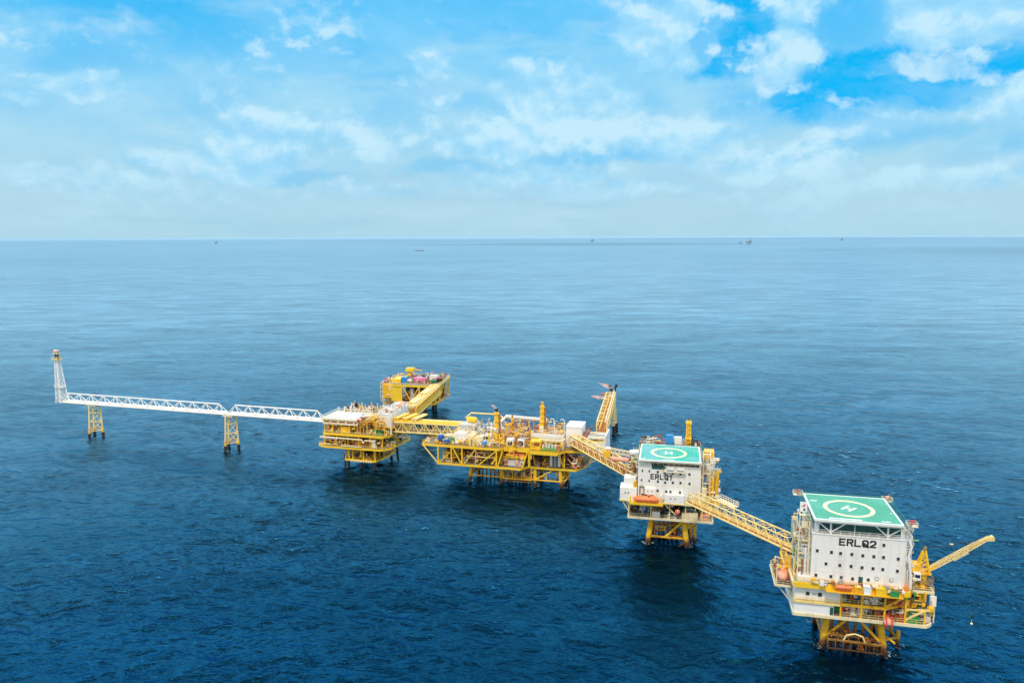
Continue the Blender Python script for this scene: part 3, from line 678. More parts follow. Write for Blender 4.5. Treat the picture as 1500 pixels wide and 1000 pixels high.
    window(r, -4.4, 18.9, 1.0, .4, .4); window(r, -3.4, 18.9, 1.0, .4, .4)
    MB().bar((-5.8, 1.4, 16.4), (-3.4, 1.8, 12.5), .3).bar((-5.8, 6, 16.4), (-3.4, 6, 12.5), .3).build('brace', 'pale', r)
    MB().box(-6.3, -.5, .9, 6.6, 16.0, 16.5).build('module_base', 'pale', r)
    o = MB().box(8.6, 15.0, -.2, 1.3, 16.6, 19.4).build('module_wall', 'wclean', r)
    window(r, 10.6, 18.3, -.2, .35, .35); window(r, 12.1, 18.3, -.2, .35, .35)
    MB().box(8.5, 15.1, -.3, 1.3, 16.2, 16.6).build('module_base', 'pale', r)
    MB().box(2.0, 5.6, .6, 1.4, 18.9, 20.9).build('module_wall', 'wclean', r)
    MB().path([(.4, 1.2, 18.5), (.4, 1.2, 21.4), (1.8, 1.2, 21.2), (1.8, 1.2, 19)], .18).build('duct', 'grate', r)
    window(r, 3.1, 20.0, .6, .3, .3); window(r, 4.5, 20.0, .6, .3, .3)
    MB().path([(-1.6, 2, 20.6), (-1.4, 1.8, 22.6), (-.6, 1.8, 22.9)], .3).path([(-.9, 2, 20.6), (-.7, 1.8, 22.2)], .25).build('yellow_duct', 'yellow', r, smooth=True)
    # lifeboat cradle
    cr = MB().box(-2.8, 8.2, -1.6, 1.0, 15.7, 16.1).box(-2.8, -2.3, -1.7, -1.2, 16.1, 18.6).box(7.4, 7.9, -1.7, -1.2, 16.1, 18.6).box(-2.8, 8.2, -1.75, -1.6, 16.0, 16.6)
    cr.build('lifeboat_cradle', 'ybright', r)
    pal = ['white', 'teal', 'grey', 'lgrey', 'blue', 'cream', 'dark', 'black', 'rust', 'green', 'wclean']
    clutter(r, -2.6, 23.6, 2.6, 7.6, 10.62, 48, 3.6, pal, 35)
    MB().box(14.4, 19.6, 1.9, 4.6, 10.65, 12.8).build('equipment_box', 'cream', r)
    MB().box(4.6, 7.2, 2.1, 4, 10.65, 12.4).build('equipment_box', 'wclean', r)
    MB().box(20.4, 23.6, 2.2, 4.4, 10.65, 12.5).build('equipment_box', 'porange', r)
    MB().box(1.0, 3.0, 1.4, 1.5, 16.7, 18.8).build('door', 'teal', r)
    stair_tower(r, -2.6, -.6, 8, 13, 16.5, 30.6, 'cream', 4)
    clutter(r, -3.2, -.6, 12, 19, 27, 5, 3.5, ['cream', 'rust', 'white'], 36)
    dense(r, -3, 24, 2.2, 8, 10.9, 15.4, 70, ['white', 'grey', 'dark', 'cream', 'teal', 'lgrey', 'black', 'pale'], 111)
    dense(r, 20.6, 26.4, 2.8, 9, 17, 31, 44, ['yellow', 'cream', 'pale', 'rust', 'white', 'yellow', 'lgrey'], 112)
    dense(r, -3.2, -.5, 2, 14, 20, 30.5, 26, ['cream', 'rust', 'white', 'pale', 'dark'], 113, 2.2)
    dense(r, -.6, 20.4, 21, 31, 27.6, 31.6, 60, ['rust', 'dark', 'cream', 'white', 'rbrown', 'pale', 'grey', 'black'], 114)
    dense(r, 5.5, 15.5, 4.6, 12, 1.5, 9.6, 26, ['jacket', 'rustjack', 'jacket', 'rust'], 115, 4, 'jacket_pipework')
    dense(r, .5, 19.5, .5, 1.4, 16.6, 18.6, 18, ['cream', 'white', 'pale', 'yellow'], 116, 1.6)
    return r
quarters1()

# ================================================================== PLATFORM: long process platform
P3 = Frame(-39, 317, -15)
def process():
    r = thing('process_platform', 'long yellow process platform with trussed sides, white modules and two tall stacks', 'offshore platform', (*P3.o, 0), P3.d)
    # jacket: two rows of four legs
    us = (20.4, 34.4, 49, 60); tilt = (-1.2, -.3, .2, .9)
    for v, b in ((5.2, 4.2), (16, 17.4)):
        for u, t in zip(us, tilt): leg(r, (u-t*.4, v, 8.5), (u+t*.6, b, -4), .8)
        for i in range(3):
            brace(r, (us[i], b, 2.9), (us[i+1], b, 2.9), .36)
        brace(r, (us[0], b, 2.8), ((us[0]+us[1])/2, v, 8.2), .32, 'rustjack'); brace(r, (us[1], b, 2.8), ((us[0]+us[1])/2, v, 8.2), .32, 'rustjack')
        brace(r, (us[2], b, 2.9), (us[3]-2, v, 8.2), .34); 
    for u in us: brace(r, (u, 4.4, 2.9), (u, 17, 2.9), .34); brace(r, (u, 4.4, 3), (u, 16, 8.3), .3, 'rust')
    g = MB(); 
    for k in range(7): g.cyl((36.5+k*1.6, 8, 8.2), (36.5+k*1.6, 8, -3), .35, n=8)
    g.build('conductor_pipes', 'rustjack', r, smooth=True)
    g = MB()
    for k in range(5): g.cyl((24+k*1.8, 11, 8.2), (24+k*1.8, 11, -3), .3, n=8)
    g.build('conductor_pipes', 'rustjack', r, smooth=True)
    cell = [(35.4, 3.2), (47.8, 3.2), (47.8, 8), (35.4, 8)]
    girder_deck(r, cell, 3.2, .45, 'jacket'); MB().rails(cell, 3.2, 1.2, r=.08).build('handrail', 'yellow', r)
    for u in (35.6, 39.5, 43.6, 47.6): post(r, u, 3.4, 3.2, 8.2, .3)
    MB().bar((35.4, 3.2, 1.9), (47.8, 3.2, 1.9), .3).build('brace', 'jacket', r)
    brace(r, (60.5, 5, 1.2), (63.5, 9, 5.5), .3, 'jpale')
    for u, v in ((60.8, 7.6), (62.3, 9.5)): leg(r, (u, v, 8), (u+.3, v, -3), .4, 'jacket', 'riser_pipe', 8)
    # main decks
    low = [(7.0, .2), (43.8, .2), (46.2, 4.2), (66.5, 4.2), (70, 12), (70, 24), (7, 24)]
    girder_deck(r, low, 8.6, .8, 'ybright'); joists(r, 8, 66, 5, 23, 8.0, 4)
    up = [(.2, .2), (34.5, 0), (36, 3.2), (47, 3.0), (48, .4), (59.6, .2), (62.5, 4.6), (70, 4.6), (70, 25), (6, 25), (0, 8)]
    girder_deck(r, up, 16.5, .9, 'ybright'); joists(r, 6, 68, 5, 24, 15.8, 4)
    MB().rails(up, 16.5, 1.1, 2.6, r=.06).build('handrail', 'yellow', r)
    # deep front girder of the middle bay
    MB().box(36, 47, 2.6, 3.0, 14.9, 16.9).build('front_girder', 'ybright', r)
    MB().box(48, 59.6, -.1, .3, 15.2, 16.7).build('front_girder', 'ybright', r)
    # front truss
    xs = [.6, 7.4, 13.2, 18.5, 27, 33.6]
    T = lambda u, z: (u, .1, z)
    def tr(a, b, w=.5, m='ybright'): MB().bar(a, b, w).build('truss_member', m, r)
    tr(T(.6, 15.8), T(7.2, 8.4), .45, 'pale')
    for u in (7.4, 13.4, 18.2, 33.4): tr(T(u, 8.3), T(u, 15.8), .55)
    tr(T(8, 8.6), T(12.8, 13.6), .35); tr(T(14, 15.6), T(17.8, 8.8), .45); tr(T(19, 8.8), T(24, 15.4), .4); tr(T(25.5, 8.8), T(33.4, 15.6), .45)
    tr(T(24.3, 8.6), T(24.3, 15.8), .2, 'pale')
    tr((33.8, .3, 8.4), (35.8, 1, 15.6), .5); tr((36.2, 2.5, 9), (38.6, 2.8, 15.0), .45)
    tr((44.4, .6, 8.5), (46.4, 2.8, 16), .45); tr((46.9, 3.2, 8.6), (46.9, 2.8, 16), .9); tr((48.3, .4, 13), (48.3, .4, 15.6), .5)
    tr((59.8, .6, 15.8), (61.4, 4, 9.0), .4); tr((61.5, 4.4, 8.6), (61.5, 4.8, 16), .5); tr((49, .7, 15.6), (49, 4.6, 9), .4, 'yellow')
    tr((62.5, 4.8, 15.6), (69, 8, 9), .35, 'porange'); tr((66.4, 4.5, 8.8), (69.8, 8.4, 15.8), .35, 'yellow'); tr((66.5, 4.3, 9), (63, 4.5, 13), .3, 'porange')
    for u in (10, 20, 31, 41, 52, 62, 69.6): MB().bar((u, 24.5, 8.5), (u, 24.5, 16), .5).build('column', 'yellow', r)
    for v in (10, 17): MB().bar((7.2, v, 8.5), (7.2, v, 16), .4).build('column', 'yellow', r)
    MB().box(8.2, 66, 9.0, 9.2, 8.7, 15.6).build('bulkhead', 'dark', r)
    # between decks
    girder_deck(r, [(20, 1.2), (32.6, 1.2), (32.6, 8), (20, 8)], 12.2, .35, 'pale')
    pal = ['rbrown', 'rust', 'dark', 'grey', 'cream', 'yellow', 'orange', 'lgrey', 'rbrown', 'porange']
    clutter(r, 9, 33, 1.6, 8, 8.62, 42, 5, pal, 41); clutter(r, 47.5, 61, 4.8, 8.5, 8.62, 26, 5, pal, 42); clutter(r, 34, 46, 3.8, 8, 8.62, 16, 3.0, ['white', 'grey', 'black', 'cream', 'yellow'], 43)
    clutter(r, 36, 47, 4, 7.5, 3.2, 12, 3.4, ['grey', 'lgrey', 'black', 'yellow', 'cream'], 44)
    clutter(r, 62, 69, 6, 12, 8.62, 14, 5, ['porange', 'orange', 'dark', 'white', 'yellow', 'rust'], 45)
    MB().box(37.4, 45.6, 2.2, 5.5, 12.2, 13.2).build('yellow_housing', 'ybright', r); MB().box(38, 45, 2.5, 5, 13.2, 14.2).build('orange_housing', 'orange', r)
    MB().box(37.6, 44.6, 2.4, 5, 8.8, 11.4).build('grey_module', 'lgrey', r)
    for k in range(3): MB().vessel((56+k*1.7, 4.4, 9.2), (56+k*1.7, 4.4, 15), .62, 14).build('white_tank', 'white' if k != 1 else 'grey', r, smooth=True)
    MB().cyl((33.8, 5.6, 10), (33.8, 7, 14.5), 1.5, n=14).build('yellow_drum', 'yellow', r, smooth=True)
    # upper deck: white modules left of centre
    def modbox(u0, u1, v0, v1, z0, z1, m, nm='module'):
        o = MB().box(u0, u1, v0, v1, z0, z1); 
        for k in range(int((u1-u0)/1.4)): o.box(u0+.3+k*1.4, u0+1.3+k*1.4, v0-.05, v0, z0+.4, z1-.4)
        return o.build(nm, m, r)
    modbox(13.2, 18.4, 5, 12, 16.6, 20.6, 'white'); modbox(18.4, 22, 4.4, 12, 16.6, 20.0, 'cream'); modbox(14.5, 20, 11.5, 17, 16.6, 22.8, 'wclean')
    modbox(24.2, 26.4, 3.6, 8, 16.6, 20.2, 'cream'); modbox(22.2, 24.2, 4, 9, 16.6, 19.6, 'pale')
    modbox(26.8, 29.4, 5.5, 9, 16.6, 20.6, 'white'); MB().cyl((27.6, 5.4, 19.4), (27.6, 5.2, 19.4), .55, n=14).build('fan', 'black', r)
    MB().slab([(14, 10), (21, 10), (21, 16), (14, 16)], 22.9, 23.3).build('module_roof', 'lgrey', r)
    modbox(7, 12.8, 9, 13, 16.6, 18.2, 'cream', 'low_module')
    MB().vessel((16, 15, 24.6), (20.6, 13.8, 24.6), 1.3, 16).build('yellow_vessel', 'ybright', r, smooth=True)
    MB().path([(14, 20, 17), (14, 20, 24.5), (16, 20, 26.2), (29, 20, 26.2), (31, 20, 24.6), (31, 20, 18)], .35, 10).build('pipe_loop', 'pale', r, smooth=True)
    clutter(r, 20, 30, 9, 23, 16.6, 46, 7, ['white', 'lgrey', 'grey', 'cream', 'wclean', 'lgrey', 'rust', 'lblue', 'pale'], 46, big=1.25)
    clutter(r, 1.5, 13, 2, 8, 16.5, 14, 2.2, ['green', 'cream', 'rust', 'pale', 'grey', 'lime'], 47)
    clutter(r, 13, 31, 1.2, 4.6, 16.5, 22, 2.0, ['cream', 'yellow', 'white', 'grey', 'pale'], 48)
    clutter(r, 24, 34, 2, 9, 16.5, 12, 4.5, ['yellow', 'ybright', 'cream', 'rust', 'green'], 49)
    # stacks
    def stack(u, v, z0, z1, rad, cap):
        MB().cyl((u, v, z0), (u, v, z1), rad, n=16).build('exhaust_stack', 'ybright', r, smooth=True)
        MB().cyl((u+1.4*rad, v+.4, z0), (u+1.4*rad, v+.4, z1-1.2), rad*.45, n=10).build('exhaust_pipe', 'rust', r, smooth=True)
        g = MB()
        for k in range(4):
            z = z0+(z1-z0)*(k+1)/4.3; g.cyl((u, v, z), (u, v, z+.2), rad+.35, n=14)
        g.build('stack_ring', 'yellow', r, smooth=True)
        MB().cyl((u, v, z1), (u, v, z1+1.4), rad*.5, rad*.85, n=10).build('stack_cap', cap, r, smooth=True)
    stack(31.1, 8.5, 16.5, 30.2, .95, 'black')
    stack(49.7, 15, 23, 32.6, .85, 'yellow')
    MB().cyl((49.5, 14.6, 16.6), (49.5, 14.6, 23.5), 1.05, n=14).build('stack_base', 'wclean', r, smooth=True)
    stack(35.6, 18, 17, 25.5, .45, 'rust')
    # yellow lattice housings beside the first stack
    g = MB()
    for u0, w in ((28.6, 4.8), (32.3, 3)):
        for u in (u0, u0+w):
            for v in (5, 11): g.bar((u, v, 16.6), (u, v, 21.5), .35)
        for z in (18, 20, 21.5):
            for v in (5, 11): g.bar((u0, v, z), (u0+w, v, z), .25)
        g.bar((u0, 5, 16.6), (u0+w, 5, 21.5), .22)
    g.build('equipment_frame', 'ybright', r)
    # header pipe along the back
    MB().cyl((31, 23.5, 24.6), (50, 23.5, 24.0), .95, n=14).build('header_pipe', 'lgrey', r, smooth=True)
    for u in (34, 39, 44, 48.5): MB().bar((u, 23.5, 16.5), (u, 23.5, 23.4), .35).build('pipe_support', 'yellow', r)
    MB().path([(31, 23.5, 24.4), (31, 14, 24.2), (33, 11, 22)], .5, 10).build('header_pipe', 'white', r, smooth=True)
    clutter(r, 33, 49, 10, 22, 16.6, 44, 6, ['cream', 'rust', 'yellow', 'ybright', 'pale', 'cream', 'yellow', 'lgrey', 'pale'], 50, big=1.2)
    MB().path([(33.5, 10, 19), (37, 10, 21.8), (40, 11, 20), (44, 10.5, 20)], .32).build('pipe_run', 'porange', r, smooth=True)
    MB().path([(36, 9, 18.8), (47.5, 8.4, 18.6)], .3).path([(36, 9.8, 19.4), (47.5, 9.3, 19.2)], .22).build('pipe_run', 'rust', r, smooth=True)
    # fan coolers in white housings
    for u in (38.4, 43.2):
        o = MB().box(u-1.5, u+1.5, 3.4, 6, 16.8, 20.0).build('fan_housing', 'wclean', r)
        MB().prof((u, 3.4, 18.5), (u, 3.15, 18.5), [(0, 1.05), (1, 1.0)], 20).build('fan', 'black', o)
        MB().prof((u, 3.14, 18.5), (u, 3.0, 18.5), [(0, .38), (1, .3)], 12).build('hub', 'lgrey', o)
    clutter(r, 34.5, 47, 5, 8.5, 16.6, 14, 3, ['white', 'grey', 'green', 'cream', 'yellow'], 51)
    # right half: yellow module row with grey roof racks
    modbox(47.8, 52.2, 1, 6, 16.8, 20.6, 'ybright', 'yellow_module'); MB().box(48.3, 51.8, .85, .95, 18.6, 20.0).build('opening', 'rbrown', r)
    modbox(60.4, 61.4, 3, 8, 16.8, 21, 'cream', 'module')
    MB().box(47, 60.8, 5.5, 10.5, 20.9, 21.6).build('cooler_bank', 'lgrey', r)
    MB().box(50.5, 60.8, 4.4, 5.4, 19.8, 20.8).build('cooler_bank', 'cream', r)
    MB().rails([(47, 5.5), (60.8, 5.5), (60.8, 11), (47, 11)], 21.6, 1.2, 1.4, r=.09).build('handrail', 'cream', r)
    for u in (47.4, 52.3, 56.5, 60.6): post(r, u, 5.6, 16.6, 20.9, .35, 'ybright')
    MB().box(47, 60.6, 7, 12, 16.6, 20.9).build('bulkhead', 'yellow', r)
    g = MB()
    for k in range(5):
        u = 53.2+k*1.25; g.vessel((u, 2.0, 16.7), (u, 2.0, 19.2), .5)
    g.build('gas_bottles', 'lgrey', r, smooth=True); MB().box(52.6, 59, .9, 3, 16.6, 17.7).build('green_skid', 'green', r)
    clutter(r, 52.6, 59.6, 1.4, 4, 16.6, 12, 3, ['white', 'black', 'green', 'cream', 'orange'], 52)
    clutter(r, 47, 61, 12, 23, 16.6, 36, 6.5, ['rust', 'cream', 'yellow', 'yellow', 'pale', 'grey', 'ybright'], 53, big=1.2)
    for u in (55.2, 59.6):
        MB().path([(u, 14, 17), (u, 14, 26.5), (u-.3, 14, 27.2), (u-1.3, 14, 27.3), (u-1.6, 14, 26.8)], .17, 8).build('goose_neck_vent', 'wclean', r, smooth=True)
    # big white house and the white louvred house beside it
    h = MB().box(61.2, 67.8, 9.5, 19.5, 16.6, 25.2).build('house_wall', 'wclean', r)
    MB().box(61.0, 68.0, 9.3, 19.7, 25.2, 25.5).build('roof', 'wclean', h)
    MB().box(69.6, 78, 8.6, 9.0, 14, 19.8).box(77.6, 78, 9.0, 22, 14, 22.4).build('wind_wall', 'wclean', r)
    MB().box(69.6, 77.6, 9, 22, 13.4, 14).build('house_floor', 'grate', r)
    MB().box(73.2, 75.2, 8.5, 8.6, 16, 17.6).build('grille', 'grate', r)
    for k in range(5): MB().box(69.8, 77.4, 10.5+k*2.3, 12.0+k*2.3, 20.4, 20.8).build('cooler_bank', ['lgrey','cream','grey','lgrey','cream'][k], r)
    for k in range(5): post(r, 69.9, 10+k*2.6, 14, 20.4, .3, 'ybright'); 
    MB().box(68.4, 69.6, 9.2, 22, 16.6, 21.5).build('bulkhead', 'rbrown', r)
    for k in range(3): post(r, 68.3+.1*k, 8.9, 14.2, 20.4-k, .4, 'ybright'); 
    MB().bar((69.4, 9, 19.9), (77.8, 9, 19.9), .3).bar((69.4, 9, 17.4), (73, 9, 17.4), .2).build('brace', 'ybright', r)
    MB().path([(68, 13, 22), (70, 16, 24), (73, 19, 22)], .2).path([(68, 15, 22), (71, 18, 24.4), (74, 21, 22)], .2).build('pipe_run', 'grate', r, smooth=True)
    clutter(r, 70, 77, 10, 21, 14, 20, 6, ['yellow', 'cream', 'pale', 'ybright', 'white'], 54, big=1.2)
    for u, v in ((70, 9), (77.4, 9), (77.4, 21)): MB().bar((u, v, 13.5), (66 if u < 76 else 69, v+2, 9), .4).build('brace', 'yellow', r)
    Y = ['yellow', 'ybright', 'pale', 'cream', 'rust', 'rbrown', 'yellow', 'ybright']
    dense(r, 8.5, 44, .8, 8, 9, 15.4, 90, Y+['dark', 'porange'], 121, 3.2); dense(r, 46.5, 68, 4.6, 9, 9, 15.6, 60, Y+['dark', 'orange', 'lgrey'], 122, 3)
    dense(r, 20, 62, 5, 14, 1.5, 8, 70, ['jacket', 'jacket', 'rustjack', 'rust', 'jpale'], 123, 4, 'jacket_pipework')
    dense(r, 12.5, 34, 4.5, 23, 17, 23.5, 90, ['white', 'lgrey', 'cream', 'wclean', 'pale', 'grey', 'white'], 124, 3, 'upper_pipework')
    dense(r, 33, 61, 8, 23, 17, 24.5, 96, ['cream', 'pale', 'yellow', 'ybright', 'rust', 'lgrey', 'yellow', 'yellow'], 125, 3.2, 'rear_pipework')
    dense(r, 1.5, 35, .9, 5, 16.7, 18.8, 44, ['cream', 'yellow', 'pale', 'green', 'white', 'rust'], 126, 2, 'front_pipework')
    dense(r, 35, 61, 1, 6, 17, 20.4, 44, ['ybright', 'yellow', 'cream', 'pale', 'rust', 'grey'], 127, 2.2, 'front_pipework')
    dense(r, 69.8, 77.6, 9, 21, 14.4, 21, 30, ['ybright', 'yellow', 'cream', 'pale', 'grey'], 128, 3, 'end_pipework')
    return r
process()

# ================================================================== PLATFORM: wellhead platform at the end of the flare bridge
P1 = Frame(-89, 337, -15)
def wellhead():
    r = thing('wellhead_platform', 'three-deck yellow platform with cream roof, at the end of the white flare bridge', 'offshore platform', (*P1.o, 0), P1.d)
    piles = [(13.6, 3.2), (20, 3.2), (26.8, 3.2), (13.6, 21), (26.8, 21)]
    for u, v in piles:
        leg(r, (u, v, 5), (u, v, 10), .6); leg(r, (u-.1 if u < 20 else u, v, 5), (u, v, -4), .62, 'black', 'pile')
    leg(r, (12.0, 2.9, 6.2), (12.0, 2.9, -3), .45, 'black', 'pile'); leg(r, (30.2, 20, 6), (30.6, 20.5, -3), .5, 'black', 'pile')
    cell = [(12.4, 2.2), (27.4, 2.2), (29.5, 12), (29.5, 21.5), (12.4, 21.5)]
    girder_deck(r, cell, 4.2, .8, 'ybright'); MB().rails(cell, 4.2).build('handrail', 'yellow', r)
    f = MB()
    for k in range(9): f.box(15.4+k*1.2, 16.1+k*1.2, 1.55, 2.0, 3.2, 3.9)
    f.build('fender', 'cream', r)
    for u in (12.6, 14.4, 16.2, 21.5, 27.2): post(r, u, 2.4, 4.2, 9.5, .5, 'ybright' if u > 12.7 else 'yellow')
    for v in (8, 14, 20): post(r, 29, v, 4.2, 9.5, .4)
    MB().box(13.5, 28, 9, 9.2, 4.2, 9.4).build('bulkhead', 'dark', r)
    brace(r, (27.6, 2.6, 9.4), (29.2, 12, 5.6), .3, 'yellow'); brace(r, (29.2, 12, 9.4), (29.3, 21, 5.6), .3, 'yellow')
    clutter(r, 14.5, 26, 3.4, 8, 4.22, 14, 3.2, ['cream', 'grey', 'rust', 'dark', 'pale'], 61)
    low = [(-.3, 1.6), (3.5, -.4), (31.5, 0), (34.6, 3.5), (36.5, 21), (2, 21)]
    girder_deck(r, low, 10.3, .8, 'ybright'); joists(r, 2, 34, 2, 20, 9.7, 3.2)
    MB().rails(low, 10.3, r=.07).build('handrail', 'pale', r)
    MB().bar((0, 1.2, 10.7), (9, .8, 11.2), .45).build('pipe', 'pale', r)
    MB().bar((12, -.6, 11.0), (22, -.5, 10.9), .35).build('pipe', 'cream', r)
    up = [(2.5, 1.0), (31.8, .8), (34.2, 4), (35.8, 24), (2.5, 24)]
    girder_deck(r, up, 16.2, 1.0, 'ybright'); joists(r, 3, 34, 2, 23, 15.4, 3)
    MB().rails(up, 16.2, r=.07).build('handrail', 'pale', r)
    MB().cyl((1.5, .1, 14.3), (22, .1, 14.1), .32, n=8).path([(22, .1, 14.1), (22.6, .1, 12.6), (23.6, .1, 13.9), (28.5, .1, 13.9)], .3, 8).build('pipe', 'cream', r, smooth=True)
    MB().bar((1.0, .2, 14.1), (10, .2, 13.9), .3, .7).build('ledge', 'white', r)
    for u in (3, 9, 14.5, 20, 25.5, 31.5): post(r, u, 1.3, 10.3, 15.4, .4, 'yellow')
    for v in (8, 14, 20): post(r, 34.9+v*.05-.6, v, 10.3, 15.4, .35, 'pale')
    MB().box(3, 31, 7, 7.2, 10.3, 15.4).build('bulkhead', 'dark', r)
    clutter(r, 3, 30, 1.6, 6.5, 10.32, 44, 3.6, ['rust', 'rbrown', 'cream', 'yellow', 'pale', 'dark', 'yellow', 'grey'], 62)
    clutter(r, 30, 35, 5, 19, 10.32, 20, 3.8, ['green', 'grey', 'cream', 'pale', 'white', 'lgrey'], 63)
    MB().box(26.3, 28.2, .9, 2.5, 10.6, 13.6).build('white_tank', 'white', r); MB().box(28.3, 29.6, 1.0, 2.5, 10.6, 13.6).build('door', 'black', r)
    MB().bar((34.8, 8, 14.6), (37.5, 14, 12.6), 1.0, .5).build('white_platform', 'white', r)
    # third level and cream roof on the left
    third = [(2.6, 1.4), (19.5, 1.4), (19.5, 15), (2.6, 15)]
    g = MB(); 
    for u in (3, 7, 11.2, 15.4, 19.3): g.bar((u, 1.6, 16.2), (u, 1.6, 20.2), .4)
    g.build('column', 'yellow', r)
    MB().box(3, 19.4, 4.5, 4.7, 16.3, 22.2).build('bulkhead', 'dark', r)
    fr = MB().box(2.2, 19.6, 1.2, 1.6, 20.1, 20.9).box(2.2, 19.6, 1.2, 1.6, 21.7, 22.3)
    for u in (2.2, 5.7, 9.5, 13.4, 17.4, 19.2): fr.box(u, u+.7, 1.2, 1.6, 20.9, 21.7)
    fr.build('cladding', 'cream', r)
    MB().box(2.3, 19.5, 1.62, 1.8, 20.9, 21.7).build('opening', 'rbrown', r)
    rf = MB().box(1.4, 20, .9, 16.5, 22.3, 22.75).build('roof', 'cream', r)
    MB().box(3.0, 19.0, 2.6, 14.6, 22.75, 22.9).build('roof_panel', 'lgrey', rf)
    MB().rails([(1.5, 1), (19.9, 1), (19.9, 16.4), (1.5, 16.4)], 22.75, 1.1, 1.8, r=.08).build('handrail', 'white', r)
    clutter(r, 4, 18.6, 1.9, 4.2, 16.22, 20, 3.4, ['yellow', 'cream', 'ybright', 'rust', 'lgrey', 'pale', 'dark'], 64)
    MB().box(11, 15.4, 1.6, 3.4, 16.3, 18.8).build('yellow_housing', 'ybright', r)
    for i, (a, b) in enumerate(((3.2, 15), (6.2, 15), (9.4, 15))): MB().cyl((a, b, 22.8), (a, b, 25+.3*i), .25, n=8).build('vent_pipe', 'white', r, smooth=True)
    # valve trees on the roof behind
    back = [(4, 16.6), (31.5, 16.6), (31.5, 27), (4, 27)]
    girder_deck(r, back, 21.4, .6, 'cream'); MB().rails(back, 21.4, r=.07).build('handrail', 'cream', r)
    for u in (4.4, 12, 20, 31): post(r, u, 26.6, 16.2, 21, .4)
    clutter(r, 5.5, 27, 17.2, 26, 21.42, 52, 4.6, ['cream', 'white', 'black', 'grey', 'rust', 'cream', 'yellow', 'teal', 'pale', 'wclean'], 65, kinds='vtpcttv', big=1.1)
    # right front: open yellow frames, diagonal stair, green skid
    for u in (20.6, 24, 28, 32.6): post(r, u, 1.8, 16.2, 22.5, .3, 'yellow')
    for u in (24, 32.6): post(r, u, 8, 16.2, 24, .35, 'yellow')
    MB().bar((20.4, 1.8, 22.3), (32.8, 1.8, 22.5), .3).bar((24, 8, 24), (33, 8, 24), .35).bar((28, 1.8, 16.4), (32.6, 8, 24), .3).build('equipment_frame', 'yellow', r)
    stairs(r, (20.4, 2.4, 21.6), (29.5, 6.5, 26.5), 1.3, 'cream'); 
    MB().bar((20.2, 1.6, 19.2), (30.5, 5.5, 25.6), .55, .3).build('cable_tray', 'yellow', r)
    MB().slab([(21, 7), (26.5, 7), (26.5, 12), (21, 12)], 23.2, 23.6).build('roof_panel', 'cream', r)
    MB().prof((20.2, .9, 22.6), (20.2, .6, 22.6), [(0, .7), (1, .7)], 14).build('red_marker', 'red', r)
    clutter(r, 20.5, 32, 2.4, 9, 16.22, 34, 5.2, ['yellow', 'cream', 'dark', 'pale', 'grey', 'ybright', 'rust', 'teal'], 66)
    clutter(r, 20.5, 27, 8, 15, 18.5, 10, 5, ['yellow', 'cream', 'pale', 'grey', 'orange'], 67)
    # white control room
    w = MB().box(28.4, 34.6, 4.6, 24.5, 19.5, 25.2).build('control_room_wall', 'wclean', r)
    MB().box(28.2, 34.8, 4.4, 24.7, 25.2, 25.5).build('roof', 'wclean', w)
    MB().rails([(28.3, 4.5), (34.7, 4.5), (34.7, 24.6), (28.3, 24.6)], 25.5, 1.2, 1.6, r=.09).build('handrail', 'white', w)
    MB().box(34.6, 34.7, 21, 22.4, 20.6, 22.8).build('door', 'teal', w)
    for v in (5, 12, 19, 24): post(r, 34.2, v, 16.2, 19.5, .4, 'yellow')
    clutter(r, 29, 34, 6, 24, 25.5, 20, 2.4, ['white', 'rust', 'cream', 'white', 'porange', 'wclean'], 68, kinds='ckhp')
    MB().slab([(27, 4), (35.4, 4), (36.4, 26), (27, 26)], 19.1, 19.5).build('deck', 'yellow', r)
    MB().box(34.2, 35.0, 3.8, 4.6, 16.2, 24.6).build('column', 'cream', r)
    Y = ['yellow', 'ybright', 'pale', 'cream', 'rust', 'dark', 'yellow']
    dense(r, 1.5, 33.5, .7, 7, 10.6, 15.2, 90, Y, 131, 2.6); dense(r, 33.2, 35.8, 4, 20, 10.6, 15.4, 26, Y+['green', 'lgrey', 'white'], 132, 3)
    dense(r, 2.8, 20, 1.5, 4.4, 16.5, 20.2, 50, Y+['cream'], 133, 2.4, 'middle_pipework'); dense(r, 19.8, 33.5, 1.4, 9, 16.5, 24.5, 70, Y, 134, 2.8, 'stair_side_pipework')
    dense(r, 13, 29, 2.6, 8.6, 4.4, 9.4, 30, Y, 135, 2.6, 'cell_pipework')
    dense(r, 4.5, 27.5, 15, 26.5, 21.8, 24.6, 70, ['cream', 'white', 'black', 'grey', 'pale', 'rust', 'cream', 'white'], 136, 2, 'roof_pipework')
    dense(r, 28.6, 34.4, 5, 24, 25.6, 27, 22, ['white', 'cream', 'rust', 'lgrey', 'white'], 137, 2, 'roof_pipework')
    return r
wellhead()

